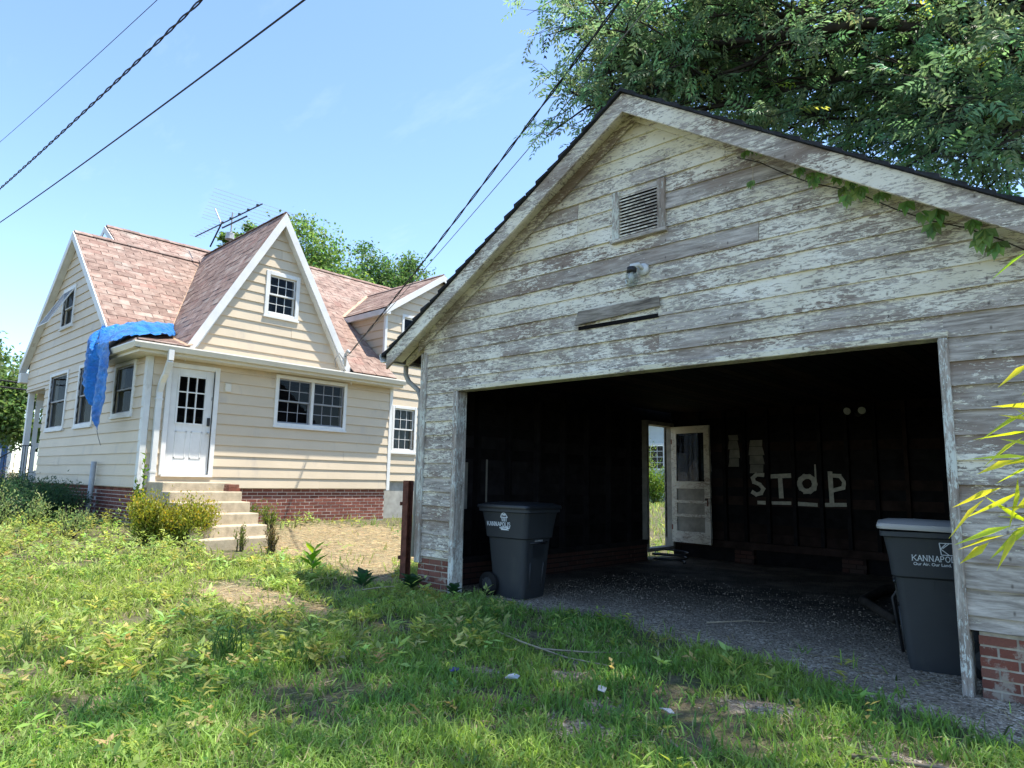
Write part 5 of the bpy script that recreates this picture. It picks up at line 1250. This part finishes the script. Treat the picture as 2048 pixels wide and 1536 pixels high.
def big_leaf_plant(name, base, n, L, W, h, label, col, seed, spread=1.0, cat='plant'):
    R = np.random.default_rng(seed); T = thing(name, base, label, cat); b = np.array(base)
    MB().tube([tuple(b), tuple(b+np.array([.01, .01, h]))], [.010, .005], 5).go('stem', 'stick', T)
    a = np.arange(n)*2.399; t_ = np.linspace(.35, 1, n); P = b+np.stack([0*a, 0*a, h*t_], 1)
    D = np.stack([np.cos(a)*spread, np.sin(a)*spread, .55*np.ones(n)+.5*t_], 1)
    V, F_, C = leaf_arrays(P, D, np.tile([[0, 0, 1.]], (n, 1)), L*R.uniform(.75, 1.1, n)*(1.15-.4*t_), W*R.uniform(.8, 1.1, n), jitter_cols(col, n, .12, .08), .15, .5)
    np_mesh('leaves', V, F_, C, 'leaf', T); return T
big_leaf_plant('broadleaf_weed', (-4.35, -.68, g_(-4.35, -.68)), 13, .26, .10, .36, 'bright green broad-leaved weed standing before the straw patch', (.17, .30, .035), 81)
big_leaf_plant('burdock_plant', (-3.0, -.20, g_(-3, -.2)), 16, .20, .13, .16, 'dark low weed at the foot of the brick pier', (.035, .085, .030), 82, 1.3)
big_leaf_plant('burdock_plant', (-2.35, -.12, g_(-2.35, -.1)), 12, .15, .11, .12, 'dark low weed at the base of the left jamb', (.035, .085, .030), 83, 1.3)
big_leaf_plant('burdock_plant', (-3.45, -.55, g_(-3.45, -.5)), 18, .22, .10, .2, 'dark leafy weed in front of the rusty post', (.045, .11, .035), 84, 1.2)

# vine leaves hanging from the right rake of the gable
def vine(label, pts, leaves, seed):
    R = np.random.default_rng(seed); T = thing('creeper_vine', pts[0], label, 'vine', 'creeper sprays under the right rake')
    MB().tube(pts, .003, 4).go('stem', 'stick', T)
    out = []
    for (x, z, s) in leaves:
        y = -.10+R.uniform(-.04, .02)
        for k in range(5):                               # five-fingered creeper leaf
            an = (-2+k)*.36+R.normal(0, .12); d = np.array([[math.sin(an), -.25, -math.cos(an)]])
            out.append(leaf_arrays(np.array([[x, y, z+.03]]), d, np.array([[0, -1, .35]])+R.normal(0, .12, (1, 3)), s*.92*(1-.14*abs(k-2)), s*.38, jitter_cols((.18, .29, .08), 1, .22, .1), .1, .5))
    V, F_, C = cat_arrays(out); np_mesh('leaves', V, F_, C, 'leaf', T)
vine('three small creeper leaves nearest the gable peak', [(1.17, -.08, 4.20), (1.19, -.09, 4.0), (1.18, -.09, 3.80)], [(1.14, 4.12, .10), (1.20, 4.14, .10), (1.26, 4.12, .10), (1.18, 3.84, .10)], 91)
vine('creeper spray with leaves over the dark stained board', [(1.55, -.08, 3.86), (1.66, -.09, 3.78), (1.78, -.08, 3.74)], [(1.58, 3.84, .12), (1.67, 3.78, .13), (1.76, 3.76, .12), (1.70, 3.70, .12)], 92)
vine('thick creeper cluster midway along the right rake', [(1.84, -.08, 3.76), (1.92, -.10, 3.6), (1.98, -.10, 3.5)], [(1.86, 3.70, .12), (1.90, 3.60, .15), (1.97, 3.62, .13), (2.02, 3.54, .16), (1.93, 3.50, .14)], 93)
vine('small creeper leaves between the two large clusters', [(2.10, -.08, 3.56), (2.17, -.09, 3.47)], [(2.15, 3.46, .12), (2.20, 3.45, .10)], 94)
vine('creeper leaves hanging lower towards the right corner', [(2.30, -.08, 3.42), (2.42, -.10, 3.25), (2.52, -.10, 3.18)], [(2.32, 3.35, .14), (2.42, 3.26, .14), (2.51, 3.24, .17), (2.47, 3.14, .15)], 95)
vine('lowest creeper cluster at the right edge of the gable', [(2.68, -.08, 3.18), (2.76, -.10, 3.0), (2.84, -.10, 2.9)], [(2.70, 3.12, .14), (2.77, 3.02, .17), (2.83, 2.92, .15), (2.74, 2.96, .14)], 96)
V9 = thing('creeper_vine', (3.0, -.08, 3.0), 'bare creeper stem running along the underside of the right rake', 'vine', 'creeper sprays under the right rake')
MB().tube([(1.05+.2*k, -.085-.01*math.sin(k*2.3), 4.965-.15-.652*(1.05+.2*k)+.02*math.sin(k*1.7)) for k in range(11)], .0045, 5).go('stem', 'bark', V9, True)
# bamboo reaching in beside the right wall
Bb = thing('bamboo_clump', (3.42, -1.75, 0), 'yellow green bamboo leaves reaching across the right wall', 'bamboo')
cul = MB(); out = []; R = np.random.default_rng(97)
for (x, y, h) in ((3.45, -1.7, 2.9), (3.55, -1.9, 3.2), (3.38, -1.55, 2.5)):
    MBt = MB().tube([(x, y, -.05), (x-.03, y, h*.5), (x-.12, y, h)], [.012, .010, .004], 6); MBt.go('culm', 'stick', Bb)
sprays = [((3.36, -1.6, 1.52), (2.98, -1.58, 1.46), 6), ((3.36, -1.6, 1.22), (2.95, -1.58, 1.16), 6), ((3.3, -1.6, 1.75), (3.05, -1.58, 1.68), 5), ((3.30, -1.65, 1.62), (2.86, -1.62, 1.28), 7), ((3.35, -1.68, 1.70), (3.02, -1.6, 1.56), 6), ((3.32, -1.62, 1.36), (2.86, -1.6, 1.08), 8), ((3.35, -1.65, 1.45), (3.0, -1.62, 1.32), 5), ((3.35, -1.7, 2.0), (3.08, -1.62, 1.90), 3), ((3.4, -1.7, 2.5), (3.10, -1.62, 2.42), 3)]
tw = MB()
for a, b, k in sprays:
    a, b = np.array(a), np.array(b); tw.tube([tuple(a+np.array([.1, 0, .02])), tuple(b)], .0025, 4); d = unit((b-a)[None])
    t_ = np.linspace(.1, 1, k)[:, None]; P = a+(b-a)*t_
    D = d+R.normal(0, .45, (k, 3))*np.array([[.6, .6, .9]])+np.array([[0, 0, .05]]); D[-1] = d[0]+np.array([0, 0, -.25])
    C = jitter_cols((.52, .55, .07), k, .15, .1); out.append(leaf_arrays(P, D, R.normal(0, .5, (k, 3))+np.array([[0, -.5, .8]]), R.uniform(.16, .28, k), R.uniform(.024, .036, k), C, .2, .35))  # leaf colour brightened to stand in for direct sun
tw.go('twigs', 'stick', Bb); V, F_, C = cat_arrays(out); np_mesh('leaves', V, F_, C, 'leaf', Bb)

# ------------------------------------------------------------------ grass, weeds, straw, gravel
def yard_points(n, rmin, rmax, p, half=rad(46), heading=rad(-42.6)):
    u = rng.random(n); r = (rmin**p+(rmax**p-rmin**p)*u)**(1/p); a = heading+rng.uniform(-half, half, n)
    return CAM.x+np.sin(a)*r, CAM.y+np.cos(a)*r, r
def blocked(x, y):
    b = (np.abs(x) < 3.2) & (y > np.where(np.abs(x) < 2.35, .4, -.06)) & (y < 6.3)
    b |= (np.hypot(x+2.03, y-.62) < .42) | (np.hypot(x-2.2, y-.66) < .42)
    b |= (x < -9.55) & (y > -1.06) & (y < 9.6)
    b |= (x < -7.2) & (x > -9.7) & (y > -.9) & (y < .45)
    b |= (np.abs(x+2.5) < .06) & (np.abs(y) < .15)
    return b
def nz(x, y, f, s=0): return np.sin(x*f+s)*np.cos(y*f*1.3-s)+.6*np.sin(x*f*2.3+y*f*1.7+s*2)+.35*np.cos(x*f*4.9-y*f*4.1+s)
def blades(x, y, z, h, w, lean, col, bend=.5):
    n = len(x); a = rng.uniform(0, 6.283, n); b = rng.uniform(0, 6.283, n)
    S = np.stack([np.cos(a), np.sin(a), 0*a], 1)*w[:, None]/2; Ld = np.stack([np.cos(b), np.sin(b), 0*b], 1)*lean[:, None]
    P = np.stack([x, y, z], 1); up = np.array([[0, 0, 1.]])
    m = P+Ld*.35*h[:, None]+up*h[:, None]*.55; t_ = P+Ld*h[:, None]+up*(h*(1-bend*lean*lean*.6))[:, None]
    V = np.stack([P-S, P+S, m+S*.8, m-S*.8, t_], 1).reshape(-1, 3); i = np.arange(n)[:, None]*5
    F_ = np.concatenate([i+np.array([[0, 1, 2]]), i+np.array([[0, 2, 3]]), i+np.array([[3, 2, 4]])], 1).reshape(-1, 3)
    return V, F_, np.repeat(col, 5, 0)
def field(n, rmin, rmax, p, thin=1.0):
    x, y, r = yard_points(n, rmin, rmax, p)
    k = ~blocked(x, y); st = straw_w(x, y); gr = gravel_w(x, y)
    k &= rng.random(n) > np.clip(st*1.25, 0, .965)
    k &= rng.random(n) > np.clip(gr*1.35-.08, 0, .985)
    k &= (rng.random(n) < np.clip(.66+.5*nz(x, y, 1.9, 2), .06, 1)*thin)
    return x[k], y[k], r[k]
parts = []
x, y, r = field(190000, 1.7, 11, 1.05)
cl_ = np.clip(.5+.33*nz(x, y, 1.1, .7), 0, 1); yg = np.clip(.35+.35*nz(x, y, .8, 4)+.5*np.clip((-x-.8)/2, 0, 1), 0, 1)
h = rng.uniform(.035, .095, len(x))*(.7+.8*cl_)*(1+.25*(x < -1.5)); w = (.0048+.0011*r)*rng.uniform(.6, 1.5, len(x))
base = np.array([.205, .33, .085])[None]*(1-yg[:, None])+np.array([.30, .37, .09])[None]*yg[:, None]  # left blades yellower and lighter, sunlight put into their colour
col = base*np.clip(1+rng.normal(0, .33, (len(x), 1)), .25, 2); dry = rng.random(len(x)) < .13; col[dry] = np.array([.44, .38, .22])*rng.uniform(.7, 1.2, (dry.sum(), 1))
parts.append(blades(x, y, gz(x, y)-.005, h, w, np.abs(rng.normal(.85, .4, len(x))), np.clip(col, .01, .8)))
x, y, r = field(90000, 9, 60, .8)
h = rng.uniform(.08, .20, len(x)); w = (.004+.0012*r)*rng.uniform(.7, 1.4, len(x)); col = jitter_cols((.31, .37, .10), len(x), .28, .1)
parts.append(blades(x, y, gz(x, y)-.01, h, w, np.abs(rng.normal(.5, .35, len(x))), col))
# coarse crabgrass: wider arching blades in clumps
x, y, r = field(15000, 1.9, 10, 1.25); k = 9
x, y = np.repeat(x, k)+rng.normal(0, .035, len(x)*k), np.repeat(y, k)+rng.normal(0, .035, len(y)*k); b_ = ~blocked(x, y); x, y = x[b_], y[b_]
cc = np.clip(.5+.5*nz(x, y, 1.5, 9), 0, 1)[:, None]; yy_ = np.clip((-x-1.2)/2, 0, 1)[:, None]; col = np.array([[.135, .27, .06]])*(1-cc)+np.array([[.28, .39, .08]])*cc; col = col*(1-yy_*.6)+np.array([[.34, .40, .10]])*yy_*.6  # crabgrass turns paler to the left too, standing in for sun
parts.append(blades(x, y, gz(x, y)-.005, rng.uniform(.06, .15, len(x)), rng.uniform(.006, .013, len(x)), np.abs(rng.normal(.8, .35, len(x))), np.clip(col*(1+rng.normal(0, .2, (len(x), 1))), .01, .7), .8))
V, F_, C = cat_arrays(parts)
tag(np_mesh('grass', V, F_, C, 'grass'), 'rough unmown grass covering the yard before the garage', 'grass', kind='stuff')
# low broad-leaved weeds mixed into the grass, thickest in the sunny left part
parts = []
def weeds(n, area, L, W, col, per=7, hz=.06, seed=0):
    x, y, r = field(n, *area); m = (x < 40); x, y = x[m], y[m]
    dens = np.clip(.45+.5*nz(x, y, .9, seed), 0, 1)*np.clip((-x-.3)/3+.35, .12, 1); q = rng.random(len(x)) < dens; x, y = x[q], y[q]
    n = len(x)*per; X, Y = np.repeat(x, per), np.repeat(y, per); a = rng.uniform(0, 6.283, n)
    hh = np.repeat(rng.uniform(.3, 1.8, len(x))*hz, per)*rng.uniform(.3, 1.2, n); P = np.stack([X+rng.normal(0, .015, n), Y+rng.normal(0, .015, n), gz(X, Y)+hh], 1)
    D = np.stack([np.cos(a), np.sin(a), rng.uniform(-.1, .9, n)], 1); C = np.repeat(jitter_cols(col, len(x), .25, .12), per, 0)*(1+rng.normal(0, .12, (n, 1)))
    return leaf_arrays(P, D, np.tile([[0, 0, 1.]], (n, 1))+rng.normal(0, .25, (n, 3)), L*rng.uniform(.6, 1.3, n), W*rng.uniform(.7, 1.2, n), np.clip(C, .01, .8), .15)
parts.append(weeds(9000, (2.5, 13, 1.2), .075, .026, (.27, .35, .08), 8, .07, 1))
parts.append(weeds(6000, (4.5, 15, 1.1), .10, .032, (.33, .39, .11), 9, .10, 3))
parts.append(weeds(3500, (3.0, 13, 1.2), .06, .03, (.40, .34, .13), 6, .07, 6))
parts.append(weeds(6000, (2.0, 8, 1.2), .05, .022, (.12, .21, .05), 7, .04, 8))
x, y, r = field(3500, 6, 14, 1.0); m = (x < -5.5) & (y < -.9); x, y = x[m], y[m]; per = 22; n = len(x)*per
X, Y = np.repeat(x, per), np.repeat(y, per); hh = rng.uniform(.02, .30, n)*np.repeat(rng.uniform(.4, 1.15, len(x)), per); a = rng.uniform(0, 6.28, n)
C = np.repeat(jitter_cols((.31, .38, .10), len(x), .28, .12), per, 0)
parts.append(leaf_arrays(np.stack([X+rng.normal(0, .03, n), Y+rng.normal(0, .03, n), gz(X, Y)+hh], 1), np.stack([np.cos(a), np.sin(a), rng.uniform(-.1, 1, n)], 1), rng.normal(0, .4, (n, 3))+np.array([[0, 0, 1.]]), rng.uniform(.04, .085, n), rng.uniform(.014, .026, n), C, .2))
V, F_, C = cat_arrays(parts)
tag(np_mesh('weeds', V, F_, C, 'grass'), 'low broad-leaved weeds growing among the grass', 'weeds', kind='stuff')
def tuft(label, x, y, n, h, col, seed):
    R = np.random.default_rng(seed); xs_, ys_ = x+R.normal(0, .06, n), y+R.normal(0, .06, n)
    V, F_, C = blades(xs_, ys_, gz(xs_, ys_)-.01, R.uniform(.5, 1.1, n)*h, R.uniform(.006, .012, n), np.abs(R.normal(.55, .3, n)), jitter_cols(col, n, .2, .1), .6)
    tag(np_mesh('grass_tuft', V, F_, C, 'grass'), label, 'grass', 'tall grass tufts')
tuft('tall dark grass tuft standing up in the middle of the lawn', -1.55, -3.05, 70, .36, (.055, .115, .030), 1)
tuft('second tall tuft just right of the dark one', -1.05, -2.75, 45, .26, (.06, .13, .03), 2)
tuft('tall pale tuft at the left edge of the lawn', -2.6, -4.05, 60, .30, (.12, .17, .05), 3)
# dry straw lying on the bare patches
n = 60000; x = rng.uniform(-10, -1.8, n); y = rng.uniform(-2.6, 5, n); k = (rng.random(n) < straw_w(x, y)*.85+.015) & ~blocked(x, y); x, y = x[k], y[k]
x2, y2, r2_ = yard_points(9000, 1.8, 8, 1.3); k2 = ~blocked(x2, y2) & (rng.random(9000) < np.clip(.3+.4*nz(x2, y2, 2.4, 5), 0, 1)); x, y = np.concatenate([x, x2[k2]]), np.concatenate([y, y2[k2]]); n = len(x); a = rng.uniform(0, 6.28, n)
V, F_, C = leaf_arrays(np.stack([x, y, gz(x, y)+rng.uniform(.003, .02, n)], 1), np.stack([np.cos(a), np.sin(a), rng.normal(.05, .12, n)], 1), np.tile([[0, 0, 1.]], (n, 1)), rng.uniform(.04, .17, n), rng.uniform(.003, .008, n), jitter_cols((.44, .37, .24), n, .30, .06), .1)
tag(np_mesh('straw', V, F_, C, 'grass'), 'dry straw scattered over the bare patches', 'straw', kind='stuff')
# loose gravel stones at the mouth of the garage
n = 26000; x = rng.uniform(-2.4, 3.1, n); y = -2.6+6.2*rng.random(n)**1.3; k = rng.random(n) < np.clip(gravel_w(x, y)*.9-.05, 0, 1)*np.clip(1.3-.32*y, .1, 1); x, y = x[k], y[k]; n = len(x)
s = rng.uniform(.004, .011, n)*rng.choice([.8, 1, 1.5], n, p=[.5, .4, .1]); P = np.stack([x, y, gz(x, y)+s*.35], 1); O6 = np.array([[1, 0, 0], [0, 1, 0], [-1, 0, 0], [0, -1, 0], [0, 0, .7], [0, 0, -.7]])
V = (P[:, None, :]+O6[None]*s[:, None, None]*rng.uniform(.6, 1.3, (n, 6, 1))).reshape(-1, 3); i = np.arange(n)[:, None]*6
F_ = np.concatenate([i+np.array([[a, b, c]]) for a, b, c in ((0, 1, 4), (1, 2, 4), (2, 3, 4), (3, 0, 4), (1, 0, 5), (2, 1, 5), (3, 2, 5), (0, 3, 5))], 1).reshape(-1, 3)
t = NT('loose_stone'); at = t.n('Attribute'); at.attribute_name = 'tint'; MT['loose_stone'] = t.done(at.outputs['Color'], .9, .2)
g0 = rng.choice([.13, .20, .27, .38], n, p=[.3, .35, .28, .07])[:, None]*np.array([[1.25, 1.05, .80]]); V_ = np_mesh('gravel', V, F_, np.repeat(g0, 6, 0), 'loose_stone'); tag(V_, 'loose grey gravel in the garage mouth', 'gravel', kind='stuff')
# sticks, litter and lumber
def stick(label, pts, r):
    m = MB().tube([(x, y, float(gz(x, y))+z) for x, y, z in pts], [r*(1-.6*i/(len(pts)-1)) for i in range(len(pts))], 5)
    tag(m.go('stick', 'stick', None, True), label, 'stick', 'fallen sticks')
stick('long forked stick lying in the grass before the gravel', [(-.75, -1.10, .05), (-.35, -1.22, .07), (.1, -1.22, .05), (.55, -1.30, .05)], .011)
stick('short pale stick beside the long forked one', [(-.2, -1.22, .06), (.15, -1.05, .06), (.42, -.9, .05)], .009)
stick('thin dark twig on the gravel inside the garage', [(.25, .75, .02), (.5, 1.05, .03), (.75, 1.2, .03)], .008)
stick('pale stick at the lower right corner', [(2.25, -1.75, .03), (2.6, -1.62, .04), (3.0, -1.55, .03)], .014)
stick('second pale stick at the lower right corner', [(2.45, -1.9, .03), (2.75, -1.72, .05), (3.05, -1.68, .03)], .012)
stick('thin stick half hidden in the grass near the bottom edge', [(1.55, -2.25, .03), (1.75, -2.4, .05), (1.95, -2.62, .04)], .010)
stick('short stick by the weeds under the brick pier', [(-3.35, -.72, .05), (-3.0, -.62, .1), (-2.85, -.55, .12)], .010)
def scrap(label, x, y, s, mat, rot):
    z = float(gz(x, y))+.05; m = MB(); c, q = math.cos(rot), math.sin(rot)
    P = [(a*s*c-b*s*q+x, a*s*q+b*s*c+y, z+h*s) for a, b, h in ((-1, -.5, 0), (-.2, -.6, .35), (.9, -.4, .1), (1, .4, .3), (.1, .6, .5), (-.9, .5, .2))]
    m.prism(P, (0, 0, .004)); tag(m.go('litter_scrap', mat), label, 'litter', 'scraps of litter in the grass')
scrap('crumpled white scrap of paper in the grass', .28, -2.02, .045, 'litter', .4); scrap('purple wrapper lying left of the white scrap', -.10, -2.18, .035, 'litter_blue', 1.2); scrap('white scrap nearest the gravel', .80, -1.75, .045, 'litter', 2.0); scrap('white scrap on the right of the lawn', 1.35, -1.92, .04, 'litter', 2.9)
Lb = thing('lumber_offcuts', (2.25, 2.1, 0), 'brown plank offcuts stacked behind the trash cart with off-white lid', 'lumber')
for k, (x0, y0, z0, l) in enumerate(((1.72, 2.0, .15, .9), (1.82, 2.02, .10, .9), (1.90, 1.35, .02, .7))): bevel(box('plank', (x0, y0, z0), (x0+l, y0+.14, z0+.045 if k < 2 else z0+.16), 'lidless', Lb), .004)
Fm = thing('metal_frame', (1.85, 1.05, 0), 'bent black metal frame leaning behind the right trash cart', 'frame')
MB().tube([(1.86, .98, .0), (1.80, 1.0, .42), (1.86, 1.02, .52), (2.1, 1.1, .56), (2.3, 1.12, .3), (2.32, 1.12, .0)], .015, 6).go('bent_bar', 'black_metal', Fm, True)
tag(MB().tube([(2.1, 5.2, .08), (.9, 4.3, .05), (1.0, 3.0, .07), (1.5, 2.2, .04)], [.05, .06, .05, .04], 6).go('log', 'bark', None, True), 'dark rotten log lying on the garage floor', 'log')
Dl = thing('debris_hose', (-2.3, 4.7, 0), 'black hose coiled on the floor below the open door', 'hose')
MB().tube([(-2.4+.25*math.cos(a)*(1+.02*a), 4.75+.22*math.sin(a), .05+.012*a) for a in np.arange(0, 15, .4)], .016, 6).go('coil', 'black_metal', Dl, True)

# ------------------------------------------------------------------ neighbours
N1 = thing('neighbour_house', (-15, 26, 0), 'pale blue neighbour house seen through the open side door', 'house')
NF = frame((-15.2, 26, 0), (1, 0, 0), (0, -1, 0)); NW = (-.75, .45, 2.1, 3.3)
nw = backing('wall', NF, [.6, 4.6], lambda z: (-5, 6), [NW], -.15, -.004, 'pale_siding', N1)
siding('siding_board', NF, ladder(.6, 4.6, .18), lambda z: (-5, 6), [NW], 'pale_siding', nw, .02, -.003)
def plain_window(fr, op, parent):
    a, b, c, d = op; m = MB()
    for s0, s1, z0, z1 in ((a-.1, a, c-.1, d+.1), (b, b+.1, c-.1, d+.1), (a, b, d, d+.1), (a, b, c-.1, c)): m.fbox(fr, s0, s1, -.03, .06, z0, z1)
    for k in (1, 2): m.fbox(fr, a+(b-a)*k/3-.01, a+(b-a)*k/3+.01, -.05, -.03, c, d)
    for k in (1, 2, 3): m.fbox(fr, a, b, -.051, -.029, c+(d-c)*k/4-.012, c+(d-c)*k/4+.012)
    w = m.go('window', 'white', parent); mesh('pane', [fr(a, -.06, c), fr(b, -.06, c), fr(b, -.06, d), fr(a, -.06, d)], [(0, 1, 2, 3)], 'glass', w)
    MB().fbox(fr, a, b, -.5, -.45, c, d).go('window_recess', 'dark_room', w)
plain_window(NF, NW, N1); MB().fbox(NF, .62, .80, .0, .12, .5, 4.2).go('downspout', 'white', N1)
MB().prism([(-20.5, 25.5, 4.55), (-20.5, 30, 7.2), (-20.5, 34, 4.6)], (12, 0, 0)).go('roof', 'roof_grey', N1); MB().fbox(NF, -5, 6, -.2, -.02, 0, .6).go('foundation', 'concrete_grey', N1)
shrub('neighbour_shrub', (-13.2, 22.5, g_(-13, 22)), (1.1, .9, 1.75), 'bright green shrub seen through the open side door', (.14, .22, .035), (.13, .05), 3500, 101, .4, None, None, 30)
shrub('neighbour_shrub', (-14.5, 23.4, g_(-14, 23)), (.8, .8, 3.6), 'leafy young tree at the left edge of the open doorway', (.17, .22, .06), (.11, .05), 3000, 102, .4, None, None, 22)
N2 = thing('blue_house', (-44, 2.5, 0), 'blue house with white roof edge at the left side of the picture', 'house')
BF = frame((-44, 0, 0), (0, 1, 0), (1, 0, 0)); BWN = (1.6, 3.4, 1.2, 2.5)
bw2 = backing('wall', BF, [.2, 3.55], lambda z: (-6, 3.85), [BWN], -.2, -.01, 'blue_siding', N2)
siding('siding_board', BF, ladder(.3, 3.5, .25), lambda z: (-6, 3.85), [BWN], 'blue_siding', bw2, .03, -.005)
plain_window(BF, BWN, N2); MB().box((-44.1, 3.80, .2), (-43.94, 4.0, 3.5)).go('corner_board', 'white', N2)
MB().prism([(-43.4, -6.4, 3.5), (-47.5, -6.4, 5.6), (-51, -6.4, 3.5)], (0, 10.8, 0)).go('roof', 'roof_grey', N2); MB().box((-43.42, -6.5, 3.36), (-43.3, 4.4, 3.56)).go('eave_fascia', 'white', N2)
shrub('dry_hedge', (-24, -.4, .25), (.8, 1.2, 1.5), 'brown bare hedge beyond the porch railing', (.20, .14, .09), (.06, .02), 2500, 103, .5, None, None, 30)
